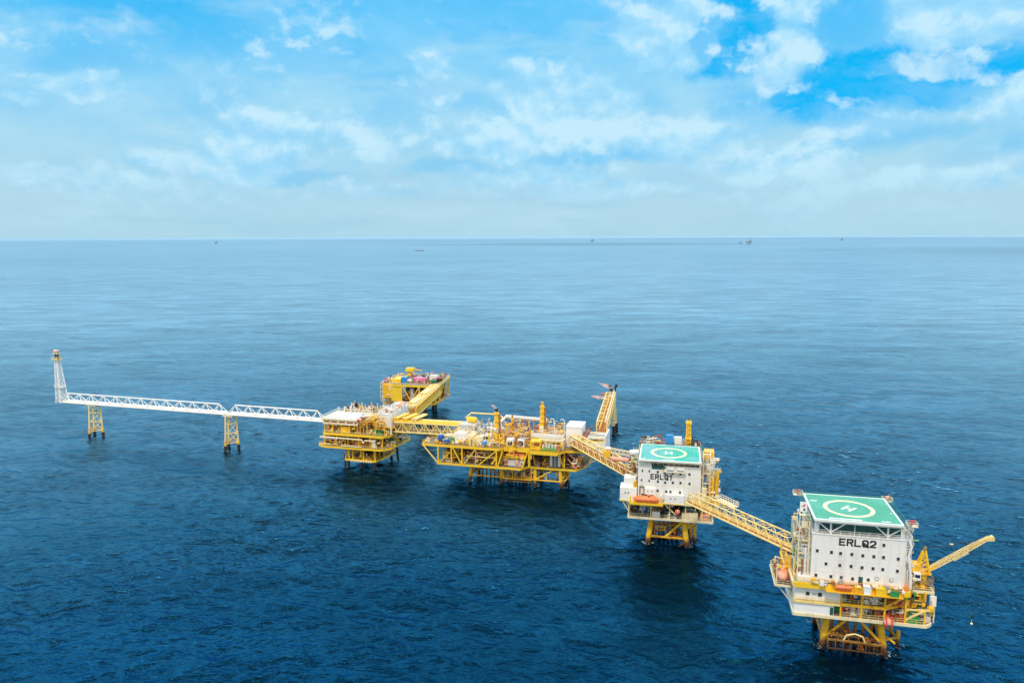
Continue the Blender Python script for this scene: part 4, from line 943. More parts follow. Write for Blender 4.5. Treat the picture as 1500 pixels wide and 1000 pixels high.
# ================================================================== PLATFORM: trussed platform at the back
P2 = Frame(-71, 443, -13)
def rear():
    r = thing('wellhead_platform', 'compact yellow box-trussed platform at the rear, farthest of the complex', 'offshore platform', (*P2.o, 0), P2.d)
    for u, v in ((8, 5.2), (18.2, 5.2), (8, 20), (18.2, 20)):
        leg(r, (u, v, 7), (u, v, 1.2), .95, 'jpale'); leg(r, (u, v, 1.2), (u, v, -4), .9, 'black', 'pile')
    for u, v in ((21.7, 11.2), (22.3, 13.5)): leg(r, (u, v, 6), (u, v, -3), .6, 'black', 'pile')
    brace(r, (18.2, 5.2, 3.2), (24, 20, 7), .5); brace(r, (18.2, 20, 2), (24, 24, 7), .5); brace(r, (8, 5.2, 2.6), (18.2, 5.2, 6.8), .4)
    girder_deck(r, [(6, 3), (21, 3), (22.5, 20), (6, 20)], 4.6, .8, 'ybright')
    bot = [(1, 0), (26.2, 0), (25.2, 29.5), (1, 29)]
    girder_deck(r, bot, 7.2, 1.1, 'ybright'); joists(r, 3, 28, 1, 30, 6.6, 4)
    top = [(0, 0), (28.2, 0), (25.4, 32), (-2, 33), (-10, 19), (-7, 6)]
    girder_deck(r, top, 17.4, 1.1, 'ybright'); MB().rails(top, 17.4, 1.2, 2.5, r=.09).build('handrail', 'cream', r)
    def tm(a, b, w=.6, m='ybright'): MB().bar(a, b, w).build('truss_member', m, r)
    for u in (5.4, 16.6, 23.4, 26.2): tm((u, .1, 7.2), (u+(.8 if u > 24 else 0), .1, 16.8), .7)
    tm((6, .1, 16.5), (11, .1, 8), .55); tm((16.4, .1, 16.5), (11.4, .1, 8), .45, 'pale'); tm((17.4, .1, 8), (23, .1, 16.5), .5)
    for k, (v0, v1) in enumerate(((1, 10), (10, 20), (20, 29))):
        a = lambda v: 26.1-v*.035; b = lambda v: 28.1-v*.09
        tm((a(v1), v1, 7.3), (b(v1), v1, 16.8), .65); tm((a(v0), v0, 7.6), (b(v1), v1, 16.4) if k != 1 else (b((v0+v1)/2), (v0+v1)/2, 16.4), .5)
    MB().bar((24, .6, 7.2), (19, 5, 2.5), .5).build('brace', 'yellow', r); dense(r, 5.6, 25, .8, 4, 7.6, 16.4, 34, ['yellow', 'rust', 'cream', 'pale', 'rbrown', 'yellow'], 7, 3.4); dense(r, 23.4, 25.2, 3, 27, 7.6, 15, 16, ['yellow', 'rust', 'dark', 'cream'], 8, 3.4); dense(r, -9, 24, 3, 29, 17.6, 20, 46, ['cream', 'rust', 'black', 'white', 'pale', 'grey', 'pink'], 9, 3.2); dense(r, -9.5, -.5, .3, 5, 5, 17, 14, ['cream', 'pale', 'yellow', 'white'], 10, 3)
    MB().box(-1.2, 5.2, .2, .5, 7.4, 17).build('clad_panel', 'ybright', r)
    MB().box(-6.8, -1.2, .6, 6, 9, 17).build('clad_panel', 'yellow', r)
    stair_tower(r, -9.6, -6.8, 4, 9, 6, 17.4, 'cream', 4)
    MB().box(-8, -5, 8, 12, 3, 8).build('stair_base', 'yellow', r)
    for u in (-8.8, -7.8, -5): MB().cyl((u, 6, 2), (u, 6, 17), .35, n=8).build('riser_pipe', 'cream', r, smooth=True)
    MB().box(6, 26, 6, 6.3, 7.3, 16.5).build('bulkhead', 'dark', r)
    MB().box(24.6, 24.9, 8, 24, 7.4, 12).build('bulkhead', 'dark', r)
    MB().cyl((11, 3, 8), (11, 3, 15), 1.3, n=14).build('tank', 'lgrey', r, smooth=True)
    MB().cyl((15.4, 3.4, 8), (15.4, 3.4, 14), 1.0, n=14).build('tank', 'cream', r, smooth=True)
    clutter(r, 6, 25, 1.5, 5.5, 7.3, 26, 6.5, ['rbrown', 'rust', 'yellow', 'dark', 'cream', 'yellow'], 71, big=1.3)
    clutter(r, 25, 25.6, 6, 28, 7.3, 10, 4, ['rust', 'dark', 'grey', 'cream', 'teal'], 72, big=1.3)
    clutter(r, 5, 25, 5, 29, 17.4, 50, 3.4, ['rbrown', 'rust', 'cream', 'pink', 'green', 'black', 'white', 'lgrey', 'teal', 'porange'], 73, big=1.6)
    clutter(r, -7, 4, 8, 28, 17.4, 16, 3.5, ['yellow', 'ybright', 'cream', 'pale'], 74, big=1.4)
    MB().box(-2, 3.4, 4, 14, 17.4, 19.8).build('yellow_housing', 'ybright', r)
    MB().cyl((1, 26, 17.4), (1, 26, 22), 1.2, n=12).build('crane_base', 'yellow', r, smooth=True)
    MB().box(-1, 4, 24, 28, 21, 23).build('crane_house', 'ybright', r)
    MB().bar((2, 26, 22.5), (8, 29, 21), .7).build('crane_boom', 'yellow', r)
    return r
rear()

# ================================================================== bridges
# white flare bridge, two spans, and its tripod supports
fl0, fl1, fl2 = (-240.6, 396.6, 18.0), (-141.5, 366.9, 18.0), (-88.8, 350.6, 18.2)
bridge('flare_bridge', 'long white triangular truss bridge leading from the flare tower to the second support', fl0, fl1, 3.4, 4.6, 13, 'wclean', pipes=((.9, .8, .35, 'wclean'), (-.6, .7, .3, 'white')), tri=True, floor='wclean', floor_t=.9, chord=.36, dr=.2, group='bridges linking the platforms')
bridge('flare_bridge', 'shorter white triangular truss bridge from the second tripod to the cream-roofed platform', (-140.2, 366.5, 18.0), fl2, 3.4, 4.6, 7, 'wclean', pipes=((.9, .8, .35, 'wclean'), (-.6, .7, .3, 'white')), tri=True, floor='wclean', floor_t=.9, chord=.36, dr=.2, group='bridges linking the platforms')
def support(x, y, label, seed):
    r = thing('bridge_support', label, 'bridge support', (x, y, 0), -17, 'yellow tripods under the flare bridge')
    T = [(-2.5, 1.8), (-1.0, -2.0), (2.6, 1.5)]; B = [(-3.4, 2.3), (-1.0, -3.6), (3.0, 1.8)]
    at = lambda i, z: tuple(T[i][k]+(B[i][k]-T[i][k])*(17.3-z)/20 for k in (0, 1))+(z,)
    for i in range(3):
        leg(r, at(i, 17.2), at(i, 2.2), .42, 'jpale'); leg(r, at(i, 2.4), at(i, -4), .75, 'black', 'pile')
        MB().cyl(at(i, 2.0), at(i, 4.2), .72, .5, n=12).build('pile_sleeve', 'jacket', r, smooth=True)
    for z in (3.4, 8.2, 13.0, 17.0):
        for i in range(3): brace(r, at(i, z), at((i+1) % 3, z), .2, 'jpale')
    for z0, z1 in ((3.4, 8.2), (8.2, 13), (13, 17)):
        for i in range(3): brace(r, at(i, z0), at((i+1) % 3, z1), .17, 'jpale')
    MB().box(-2.9, 3.0, -2.2, 2.2, 17.1, 17.45).build('bearing_beam', 'cream', r)
    g = MB().rails([(-3.5, 2.6), (-1.1, -4.0), (3.2, 2.1)], 4.2, 1.0, 1.8, r=.07)
    g.build('handrail', 'yellow', r)
support(-220.6, 391.0, 'yellow lattice tripod nearest the flare tower, carrying the white bridge', 1)
support(-139.8, 366.3, 'yellow lattice tripod where the two white bridge spans meet', 2)

def flare_tower():
    r = thing('flare_tower', 'slender white lattice flare tower with dark burner at the far left bridge end', 'flare tower', (-240.4, 395.2, 17.6), -17)
    H = 23.2
    B = [(-1.7, -1.3), (1.2, -1.3), (3.4, 2.0), (-1.4, 2.0)]; T = [(-1.0, -.6), (.5, -.6), (1.1, .7), (-1.0, .7)]
    at = lambda i, t: (B[i][0]+(T[i][0]-B[i][0])*t, B[i][1]+(T[i][1]-B[i][1])*t, H*t)
    for i in range(4): MB().cyl(at(i, 0), at(i, 1), .26, n=8).build('tower_leg', 'wclean', r, smooth=True)
    g = MB(); n = 8
    for k in range(n):
        a, b = k/n, (k+1)/n
        for i in range(4):
            j = (i+1) % 4; g.cyl(at(i, a), at(j, b), .12, n=5); g.cyl(at(j, a), at(i, b), .12, n=5); g.cyl(at(i, b), at(j, b), .12, n=5)
    g.build('lattice', 'wclean', r)
    MB().cyl((-.3, 0, 0), (-.2, 0, H+1), .42, n=10).build('flare_pipe', 'white', r, smooth=True)
    MB().box(-2.0, 2.6, -1.5, 1.7, 8.3, 8.5).rails([(-2.0, -1.5), (2.6, -1.5), (2.6, 1.7), (-2.0, 1.7)], 8.5, 1.0, r=.07).build('landing', 'white', r)
    MB().box(-2.0, 2.0, -1.6, 1.6, H-.1, H+.3).rails([(-2, -1.6), (2, -1.6), (2, 1.6), (-2, 1.6)], H+.3, 1.1, r=.08).build('platform', 'pale', r)
    b = MB().cyl((-.9, 0, H+.3), (-.9, 0, H+3.6), .38, n=10).cyl((.9, 0, H+.3), (.9, 0, H+4.0), .72, n=12).build('burner', 'black', r, smooth=True)
    MB().prof((0, 0, H+3.6), (0, 0, H+5.2), [(0, 1.2), (.3, 1.5), (.8, 1.4), (1, .7)], 14).build('heat_shield', 'redcap', b, smooth=True)
    MB().box(-1.7, 1.9, -.9, .9, H+3.0, H+3.6).build('burner_ring', 'cream', b)
    MB().bar((2.2, -.6, H+.2), (2.2, -.6, H+2.6), .15).bar((-1.8, .5, H+3), (-1.8, .5, H+6), .1).build('ladder', 'white', r)
flare_tower()

# P1 - P2 bridge
t, S, Lh = bridge('linking_bridge', 'yellow truss bridge carrying fat yellow pipes back to the rearmost platform', (-50.5, 360.5, 17.2), (-45.2, 441.5, 12.6), 6.0, 4.6, 9, 'ybright', floor='yellow', pipes=((-2.0, 5.1, .55, 'pale'), (-.6, 5.2, .6, 'pale'), (.9, 5.1, .55, 'ybright'), (2.2, 5.0, .5, 'pale')), chord=.45, dr=.26, group='bridges linking the platforms')
MB().bar(S(.5, -3.05, 1.6), S(Lh-.5, -3.05, 1.6), .15, 2.6).build('side_panel', 'yellow', t)
for k in (0.12, .5):
    a = Lh*k; MB().bar(S(a, 0, 5.9), S(a+16, 0, 5.9), 3.8, .25).build('pipe_cover', 'pale', t)
# P1 - P3 bridge with expansion loops
t, S, Lh = bridge('linking_bridge', 'yellow truss bridge topped by slanting pipe loops, left of the long process platform', (-56.5, 337.6, 17.2), (-20.5, 328.5, 17.4), 5.6, 4.4, 7, 'pale', floor='grate', pipes=((-2.1, 4.9, .36, 'ybright'), (-1.2, 4.9, .36, 'ybright'), (1.2, 4.9, .4, 'pale'), (2.2, 4.9, .4, 'pale')), chord=.36, dr=.2, group='bridges linking the platforms')
for i, (x, c) in enumerate(((4, 'ybright'), (8.2, 'ybright'), (12.6, 'pale'))):
    MB().path([S(x, -2.4, 5.0), S(x, -2.4, 6.2), S(x+2.2, 5.6, 6.6), S(x+4.0, 5.6, 6.6), S(x+1.6, -2.4, 6.2), S(x+1.6, -2.4, 5.0)], .42, 10).build('expansion_loop', c, t, smooth=True)
    MB().path([S(x+.8, -2.4, 6.2), S(x+3.0, 5.0, 6.7)], .36, 10).build('expansion_loop', 'pale', t, smooth=True)
# P3 - Q1
t, S, Lh = bridge('linking_bridge', 'faded orange-yellow truss bridge from the long process platform to the turquoise helideck block', (25.0, 309.0, 18.8), (42.4, 257.8, 20.6), 3.8, 3.8, 10, 'pale', pipes=((.9, .6, .4, 'porange'), (-1.0, 3.0, .35, 'yellow'), (1.4, 1.8, .3, 'cream'), (0.2, .5, .35, 'rust')), chord=.3, dr=.18, group='bridges linking the platforms', floor='rust')
# Q1 - Q2
t, S, Lh = bridge('linking_bridge', 'pale yellow truss bridge between the two helideck platforms', (57.4, 236.6, 19.2), (77.0, 195.4, 20.0), 3.3, 3.4, 11, 'pale', pipes=((-1.0, .5, .2, 'rust'), (1.0, .5, .2, 'pale')), chord=.22, dr=.12, group='bridges linking the platforms', floor='pale')
MB().rails([(10, 2.0), (18, 2.0), (18, 4.4), (10, 4.4)], 3.6, 1.3, 1.2, r=.08).box(10, 18, 1.7, 4.4, 3.4, 3.6).build('side_platform', 'cream', t)

# flare boom bridge from the process platform out to its own support
t, S, Lh = bridge('flare_boom', 'yellow truss walkway leading out to the burning flare at the right of the process platform', (39.6, 328.0, 18.2), (52.3, 392.0, 19.6), 4.6, 4.0, 9, 'pale', pipes=((-1.5, 4.5, .3, 'cream'), (1.0, .8, .35, 'ybright')), chord=.3, dr=.2, group='bridges linking the platforms', floor='rust')
def boom_support():
    r = thing('flare_support', 'yellow tripod standing in the sea with two black burners on top', 'flare support', (52.8, 395.5, 0), -10)
    T = [(-2.2, -1.6), (1.2, -2.0), (1.4, 2.6)]; B = [(-3.6, -1.2), (1.8, -2.4), (3.0, 5)]
    at = lambda i, z: tuple(T[i][k]+(B[i][k]-T[i][k])*(20-z)/22 for k in (0, 1))+(z,)
    for i in range(3):
        leg(r, at(i, 20), at(i, 4), .62, 'jpale'); leg(r, at(i, 4.4), at(i, -4), .95, 'black', 'pile')
    for z in (5, 11, 19):
        for i in range(3): brace(r, at(i, z), at((i+1) % 3, z), .24, 'jpale')
    for i in range(3): brace(r, at(i, 5), at((i+1) % 3, 11), .2, 'jpale'); brace(r, at(i, 11), at((i+1) % 3, 19), .2, 'jpale')
    g = MB()
    for dx, dy in ((-1.2, -1), (1.2, -1), (1.2, 1), (-1.2, 1)): g.bar((dx*1.4, dy*1.4, 19.5), (dx*.8+.6, dy*.8, 22.6), .35)
    g.bar((-1.6, 0, 20.6), (1.9, 0, 22), .3); g.box(-.8, 2.0, -1, 1, 22.2, 22.5); g.box(-2.4, 2.4, -2.2, 2.2, 19.9, 20.2)
    g.build('tower_frame', 'pale', r)
    MB().box(-5.4, -1.8, -1.4, 1.4, 20.6, 21.4).build('service_platform', 'rust', r)
    for x, z, lean in ((-.5, 25.4, -.5), (1.8, 25.8, .9)):
        MB().cyl((x*.6+.4, 0, 22.5), (x+lean*.3, 0, z-1), .42, n=10).cyl((x+lean*.3, 0, z-1), (x+lean, 0, z+.6), .62, .8, n=12).build('burner', 'black', r, smooth=True)
    MB().box(-.9, 2.4, -.8, .8, 22.9, 23.9).build('burner_base', 'black', r)
boom_support()
def flame(label, pts, rad, seed):
    g = MB(); q = random.Random(seed); n = 12; rings = []
    P = [Vector(p) for p in pts]
    k = 14
    vs = []; 
    for j in range(k+1):
        t = j/k; i = min(int(t*(len(P)-1)), len(P)-2); f = t*(len(P)-1)-i; c = P[i].lerp(P[i+1], f)
        rr = rad*(math.sin(PI*min(1, .12+t*.88))**.7)*(1-.45*t)+.03
        for a in range(n):
            th = 2*PI*a/n; w = rr*q.uniform(.7, 1.25); vs.append((c.x, c.y+math.cos(th)*w, c.z+math.sin(th)*w))
    fs = [(j*n+a, j*n+(a+1) % n, (j+1)*n+(a+1) % n, (j+1)*n+a) for j in range(k) for a in range(n)]
    g.add(vs, fs); o = g.build('flare_flame', 'flame', None, smooth=True, origin=tuple(P[0]))
    o['label'] = label; o['category'] = 'flame'; return o
flame('pink-orange flame blowing left from the black burners of the flare support', [(52.6, 395.5, 24.8), (50.4, 395.6, 25.5), (48, 395.5, 26.4), (45.6, 395.4, 27.5)], 1.05, 3)
flame('faint orange flame low beside the yellow flare walkway', [(47.8, 386.5, 21.4), (45, 386, 21.4), (42.5, 386, 22.0), (40.8, 386, 22.2)], 1.0, 4)
flame('small pale flame above the left exhaust stack of the process platform', [(-6.6, 317.5, 31.2), (-7.4, 317.5, 32.0), (-8.2, 317.5, 32.6), (-9.2, 317.5, 33.2)], .9, 5)

# ================================================================== cranes
def crane_main():
    b = Q2.w(28.0, 10)
    r = thing('pedestal_crane', 'yellow pedestal crane with boom and hook swung out over the sea at far right', 'crane', (b[0], b[1], 10.4), Q2.d, 'platform cranes')
    z = lambda h: h-10.4
    MB().cyl((0, 0, 0), (0, 0, z(20.4)), .95, n=16).build('pedestal', 'ybright', r, smooth=True)
    MB().cyl((0, 0, z(18.2)), (0, 0, z(18.5)), 2.6, n=20).rails([(2.6*math.cos(a*PI/6), 2.6*math.sin(a*PI/6)) for a in range(12)], z(18.5), 1.0, r=.07).build('ring_walkway', 'grate', r)
    MB().box(-2.6, 1.6, -1.5, 1.5, z(20.4), z(20.8)).build('turntable', 'yellow', r)
    mh = MB().box(-3.6, -1.0, -1.4, 1.6, z(20.8), z(22.8)).build('machine_house', 'yellow', r)
    cb = MB().box(-2.8, -1.2, -2.9, -1.5, z(19.4), z(21.2)).build('cab', 'wclean', r)
    MB().box(-2.6, -1.4, -2.95, -2.9, z(20.1), z(20.9)).build('cab_window', 'glass', cb)
    g = MB(); A = [(-1.6, -1.2), (1.2, -1.2), (1.2, 1.2), (-1.6, 1.2)]; zt = z(26.5)
    top = (.0, 0)
    at = lambda i, t: (A[i][0]+(top[0]+A[i][0]*.15-A[i][0])*t, A[i][1]*(1-t*.85), z(20.8)+(zt-z(20.8))*t)
    for i in range(4): g.bar(at(i, 0), at(i, 1), .34)
    for k in range(5):
        for i in range(4): g.bar(at(i, k/5), at((i+1) % 4, (k+1)/5), .15); g.bar(at(i, (k+1)/5), at((i+1) % 4, (k+1)/5), .15)
    g.build('gantry', 'ybright', r)
    MB().cyl((-.3, -.4, zt), (.4, .4, zt+.5), .4, n=10).build('sheave', 'grate', r)
    # boom: local direction towards the right and slightly up
    a = Vector((.6, 0, z(20.9))); e = Vector((14.4, .4, z(30.8))); d = (e-a).normalized(); up = Vector((0, 1, 0)).cross(d)*-1; sd = Vector((0, 1, 0))
    g = MB(); n = 13; L = (e-a).length
    def wd(t): return .2+.38*min(1, t/.12)*(1 if t < .75 else (1-(t-.75)/.25*.55))
    pt = lambda t, i: a+d*L*t + sd*wd(t)*(1 if i in (0, 1) else -1)*.8 + up*wd(t)*(1 if i in (1, 2) else -1)*.75
    for k in range(n):
        for i in range(4):
            g.bar(pt(k/n, i), pt((k+1)/n, i), .17)
            g.bar(pt(k/n, i), pt((k+1)/n, (i+1) % 4), .1); g.bar(pt((k+1)/n, i), pt((k+1)/n, (i+1) % 4), .1)
    g.build('boom', 'pale', r)
    MB().bar(a+d*.2, a+d*3.2, .7, .6).build('boom_foot', 'yellow', r)
    MB().bar(a+d*7.0-up*1.0, a+d*11-up*1.0, .5, .14).build('boom_walkway', 'cream', r)
    MB().bar(e-d*.9, e+Vector((1.1, 0, -.35)), .9, .7).cyl(e+Vector((.6, -.5, 0)), e+Vector((.6, .5, 0)), .5, n=12).build('boom_head', 'pale', r)
    tp = Vector((0, 0, zt+.3)); MB().cyl(tp, e-d*1.5, .035, n=5).cyl(tp+Vector((0, .5, 0)), e-d*1.5+Vector((0, .5, 0)), .035, n=5).build('luffing_cable', 'black', r)
    hx = e-d*1.6; hk = Vector((hx.x-1.6+.6, hx.y, z(8.2)))
    MB().cyl(hx+Vector((0, -.15, -.6)), hk+Vector((0, -.1, 2.0)), .03, n=5).cyl(hx+Vector((0, .15, -.6)), hk+Vector((.1, .1, 2.0)), .03, n=5).build('hoist_cable', 'black', r)
    MB().vessel(hk+Vector((0, 0, 1.1)), hk+Vector((0, 0, 2.1)), .26).build('hook_block', 'black', r, smooth=True)
    MB().cyl(hk+Vector((0, 0, 1.1)), hk, .04, n=5).prof(hk+Vector((0, 0, -.6)), hk, [(0, .12), (.3, .3), (.7, .3), (1, .1)], 10).build('hook', 'yline', r, smooth=True)
    md = tp.lerp(e, .42)+Vector((0, 0, -.1)); MB().vessel(md+Vector((-.45, 0, 0)), md+Vector((.45, 0, 0)), .2, 8).build('cable_ball', 'pale', r, smooth=True)
crane_main()
def crane_q1():
    b = Q1.w(-2.0, 9)
    r = thing('pedestal_crane', 'low crane with pale lattice boom resting level over the bridge, left of turquoise helideck', 'crane', (b[0], b[1], 20), Q1.d, 'platform cranes')
    MB().cyl((0, 0, -3), (0, 0, 9.0), .8, n=14).build('pedestal', 'cream', r, smooth=True)
    MB().box(-1.6, 1.4, -1.4, 1.4, 9.0, 11.2).build('machine_house', 'white', r)
    g = MB(); a = Vector((-.6, 0, 10.0)); e = Vector((-13.5, 1.0, 11.4)); d = (e-a); n = 9; up = Vector((0, 0, 1)); sd = Vector((0, 1, 0))
    pt = lambda t, i: a+d*t + sd*.7*(1 if i in (0, 1) else -1) + up*.7*(1 if i in (1, 2) else -1)
    for k in range(n):
        for i in range(4): g.bar(pt(k/n, i), pt((k+1)/n, i), .16); g.bar(pt(k/n, i), pt((k+1)/n, (i+1) % 4), .12); g.bar(pt((k+1)/n, i), pt((k+1)/n, (i+1) % 4), .12)
    g.build('boom', 'cream', r)
    MB().box(-10.6, -8.2, -1.6, 1.6, 8.8, 11.0).build('boom_rest', 'yellow', r)
    MB().vessel((-7.8, -1.6, 8.6), (-1.6, -1.6, 8.3), .85, 14).build('orange_drum', 'porange', r, smooth=True)
    MB().bar((-8.6, -.6, 11.6), (-8.6, -.6, 15.5), .12).build('antenna', 'wclean', r)
    MB().box(-9.8, -8.2, -.8, .8, 11.4, 12.0).build('boom_head', 'white', r)
crane_q1()

# ================================================================== lifeboats, containers and loose deck cargo (things of their own)
def lifeboat(frame, u, v, z, L, rad, rz, m, label):
    p = frame.w(u, v, z); r = thing('lifeboat', label, 'lifeboat', p, frame.d+rz, 'lifeboats')
    h = L/2
    MB().prof((-h, 0, 0), (h, 0, 0), [(0, .1), (.04, rad*.5), (.14, rad*.85), (.3, rad), (.7, rad), (.86, rad*.85), (.96, rad*.5), (1, .1)], 14).build('hull', m, r, smooth=True)
    MB().box(-h*.72, h*.72, -rad*1.04, rad*1.04, -.12, .04).build('rub_rail', 'rbrown', r)
    cp = MB().prof((h*.2, 0, rad*.6), (h*.2, 0, rad*1.35), [(0, rad*.55), (.7, rad*.5), (1, rad*.3)], 10).build('cockpit', m, r, smooth=True)
    MB().box(h*.2-rad*.3, h*.2+rad*.3, -rad*.55, -rad*.45, rad*.95, rad*1.2).build('window', 'glass', cp)
    MB().bar((-h*.6, 0, -rad*1.05), (h*.6, 0, -rad*1.05), .2, .3).build('keel', m, r)
    return r
lifeboat(Q1, 2.6, -.5, 17.5, 8.6, 1.25, 0, 'orange', 'orange lifeboat in a yellow cradle below the turquoise helideck block')
lifeboat(Q2, -5.7, 8.6, 17.3, 6.0, 1.3, 88, 'porange', 'faded pink-orange lifeboat in a cream frame, left side of the nearest platform')
lifeboat(Q2, 7.6, -.0, 19.0, 4.2, .7, 0, 'orange', 'small orange boat on the bright yellow girder under the nearest white block')
def crate(frame, u, v, z, w, d, h, m, name, label, cat, rz=0, ribs=True, group=None):
    p = frame.w(u, v, z); r = thing(name, label, cat, p, frame.d+rz, group)
    b = MB().box(-w/2+.06, w/2-.06, -d/2+.06, d/2-.06, .12, h-.06)
    if ribs:
        n = max(3, int(w/.5))
        for k in range(n): x = -w/2+.15+(w-.3)*k/(n-1); b.box(x-.06, x+.06, -d/2+.01, d/2-.01, .15, h-.1)
    b.build('body', m, r)
    f = MB()
    for a in (-1, 1):
        for c in (-1, 1): f.box(a*(w/2)-.07, a*(w/2)+.07, c*(d/2)-.07, c*(d/2)+.07, 0, h)
        f.box(-w/2, w/2, a*d/2-.06, a*d/2+.06, h-.12, h+.02); f.box(-w/2, w/2, a*d/2-.06, a*d/2+.06, 0, .14)
    f.build('frame', m, r)
    return r
def tank(frame, u, v, z, rad, h, m, label, band='white'):
    p = frame.w(u, v, z); r = thing('tote_tank', label, 'tank', p, frame.d, 'chemical tanks')
    MB().vessel((0, 0, .3), (0, 0, h), rad, 16).build('shell', m, r, smooth=True)
    MB().cyl((0, 0, h-.1), (0, 0, h+.25), rad*.35, n=10).build('lid', band, r, smooth=True)
    g = MB()
    for a in range(4): q = PI/4+a*PI/2; g.bar((rad*1.05*math.cos(q), rad*1.05*math.sin(q), 0), (rad*1.05*math.cos(q), rad*1.05*math.sin(q), h*.9), .12)
    g.build('frame', m, r); return r
tank(P3, 7.2, 4.4, 16.5, 1.35, 3.4, 'blue', 'dark blue tank with a white lid, leftmost on the process platform')
tank(P3, 11.0, 1.3, 16.5, 1.1, 2.4, 'blue', 'lower dark blue tank at the front edge of the process platform')
tank(P3, 27.6, 2.2, 16.5, 1.2, 2.4, 'lblue', 'light blue tank below the white fan box on the process platform')
crate(P1, 28.6, 3.0, 16.3, 4.0, 1.8, 2.0, 'green', 'green_container', 'bright green container in the open frame of the cream-roofed platform', 'container')
crate(P2, 13.5, 10, 17.5, 8.5, 3.4, 2.6, 'pink', 'pink_container', 'long pink-purple container on top of the rearmost platform', 'container')
crate(P2, 5.4, 6, 17.5, 3.6, 3, 3.4, 'lblue', 'blue_container', 'blue container at the left of the top deck of the rearmost platform', 'container')
crate(P2, 21, 8, 17.5, 4.0, 3, 2.0, 'green', 'green_container', 'green container right of the pink one on the rearmost platform', 'container')
crate(P2, 19.5, 18, 17.5, 4.6, 3, 3.0, 'wclean', 'white_container', 'white container behind the green one on the rearmost platform', 'container')
crate(Q1, 9.8, 23, 29.9, 2.6, 2, 4.0, 'lblue', 'blue_container', 'blue upright container behind the turquoise helideck', 'container')
crate(Q1, 12.8, 23.4, 29.9, 2.4, 2, 3.2, 'white', 'white_container', 'white upright container right of the blue one behind the turquoise helideck', 'container')
crate(Q2, 12.9, -.0, 18.0, 1.5, 1.2, 2.0, 'wclean', 'fluid_tank', 'white fluid tank on the yellow girder below the door of the nearest block', 'tank', group=None)
crate(Q2, 10.9, .0, 18.0, 1.6, 1.2, 1.5, 'yellow', 'yellow_crate', 'small yellow crate left of the white fluid tank on the yellow girder', 'crate')
crate(Q2, 16.0, .0, 18.0, 2.2, 1.3, 1.8, 'ybright', 'yellow_crate', 'bigger bright yellow crate right of the white fluid tank on the yellow girder', 'crate')
crate(Q2, 19.0, .0, 18.0, 1.8, 1.2, 1.4, 'green', 'green_crate', 'green crate near the right end of the yellow girder of the nearest block', 'crate')
crate(Q2, 24.4, 2.6, 10.5, 2.6, 1.0, 1.6, 'green', 'green_skip', 'green skip at the lowest deck edge under the big crane', 'skip')
crate(Q2, 22.0, 2.6, 10.5, 1.6, 1.0, 1.5, 'rbrown', 'red_skip', 'red-brown skip left of the green one under the big crane', 'skip')
def liferaft(frame, u, v, z, L, rad, label):
    p = frame.w(u, v, z); r = thing('liferaft_canister', label, 'liferaft', p, frame.d, 'liferafts')
    MB().vessel((-L/2, 0, 0), (L/2, 0, 0), rad, 16).build('canister', 'porange', r, smooth=True)
    MB().box(-L*.3, -L*.2, -rad*1.05, rad*1.05, -rad*1.1, rad*1.02).box(L*.2, L*.3, -rad*1.05, rad*1.05, -rad*1.1, rad*1.02).build('strap', 'red', r)
liferaft(Q2, 18.5, 1.2, 10.6, 2.4, .95, 'pink-red liferaft canister above the right leg of the nearest platform')
liferaft(Q1, 13.0, 1.1, 13.4, 1.6, .8, 'pink liferaft canister on the cream-block platform right of its diagonal brace')

# shelf the girder cargo stands on
g = MB().box(3.5, 21, -.8, .75, 17.75, 17.98); sh = g.build('cargo_shelf', 'yellow', [o for o in C.objects if o.name.startswith('accommodation_platform') and 'nearest' in o['label']][0])

# ================================================================== far vessels and rigs
def far_rig(x, y, s, label, rz):
    r = thing('distant_platform', label, 'offshore platform', (x, y, 0), rz, 'distant platforms')
    for a in (-1, 1):
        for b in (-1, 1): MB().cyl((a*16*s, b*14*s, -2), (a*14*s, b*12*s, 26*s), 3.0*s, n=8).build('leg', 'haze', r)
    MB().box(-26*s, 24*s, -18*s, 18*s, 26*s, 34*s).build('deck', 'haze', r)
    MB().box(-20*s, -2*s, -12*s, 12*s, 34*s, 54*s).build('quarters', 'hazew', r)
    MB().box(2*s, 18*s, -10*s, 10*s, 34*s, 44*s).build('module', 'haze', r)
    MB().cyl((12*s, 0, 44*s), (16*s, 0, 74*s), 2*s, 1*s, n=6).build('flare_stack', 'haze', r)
far_rig(2500, 8050, 1.0, 'right one of the pair of hazy platforms on the horizon at the right', 10)
far_rig(2430, 8120, .62, 'smaller left one of the pair of hazy platforms on the horizon at the right', -15)
far_rig(1180, 11200, .9, 'tiny hazy platform on the horizon above the centre of the complex', 5)
far_rig(-4060, 10500, .7, 'tiny hazy platform on the left horizon', 5)
far_rig(5400, 12500, .8, 'tiny hazy platform on the far right horizon', 5)
def ship():
    r = thing('supply_vessel', 'small dark supply vessel far out on the sea, left of centre below the horizon', 'ship', (-623.6, 5141, 0), 8)
    hull = MB(); P = [(-26, -6), (16, -7), (30, 0), (16, 7), (-26, 6)]
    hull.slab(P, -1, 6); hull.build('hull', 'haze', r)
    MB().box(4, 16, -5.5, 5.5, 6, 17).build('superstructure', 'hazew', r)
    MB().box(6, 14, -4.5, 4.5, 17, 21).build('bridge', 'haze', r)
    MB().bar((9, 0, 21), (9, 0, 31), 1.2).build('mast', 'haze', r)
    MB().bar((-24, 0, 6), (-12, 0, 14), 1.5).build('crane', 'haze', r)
ship()

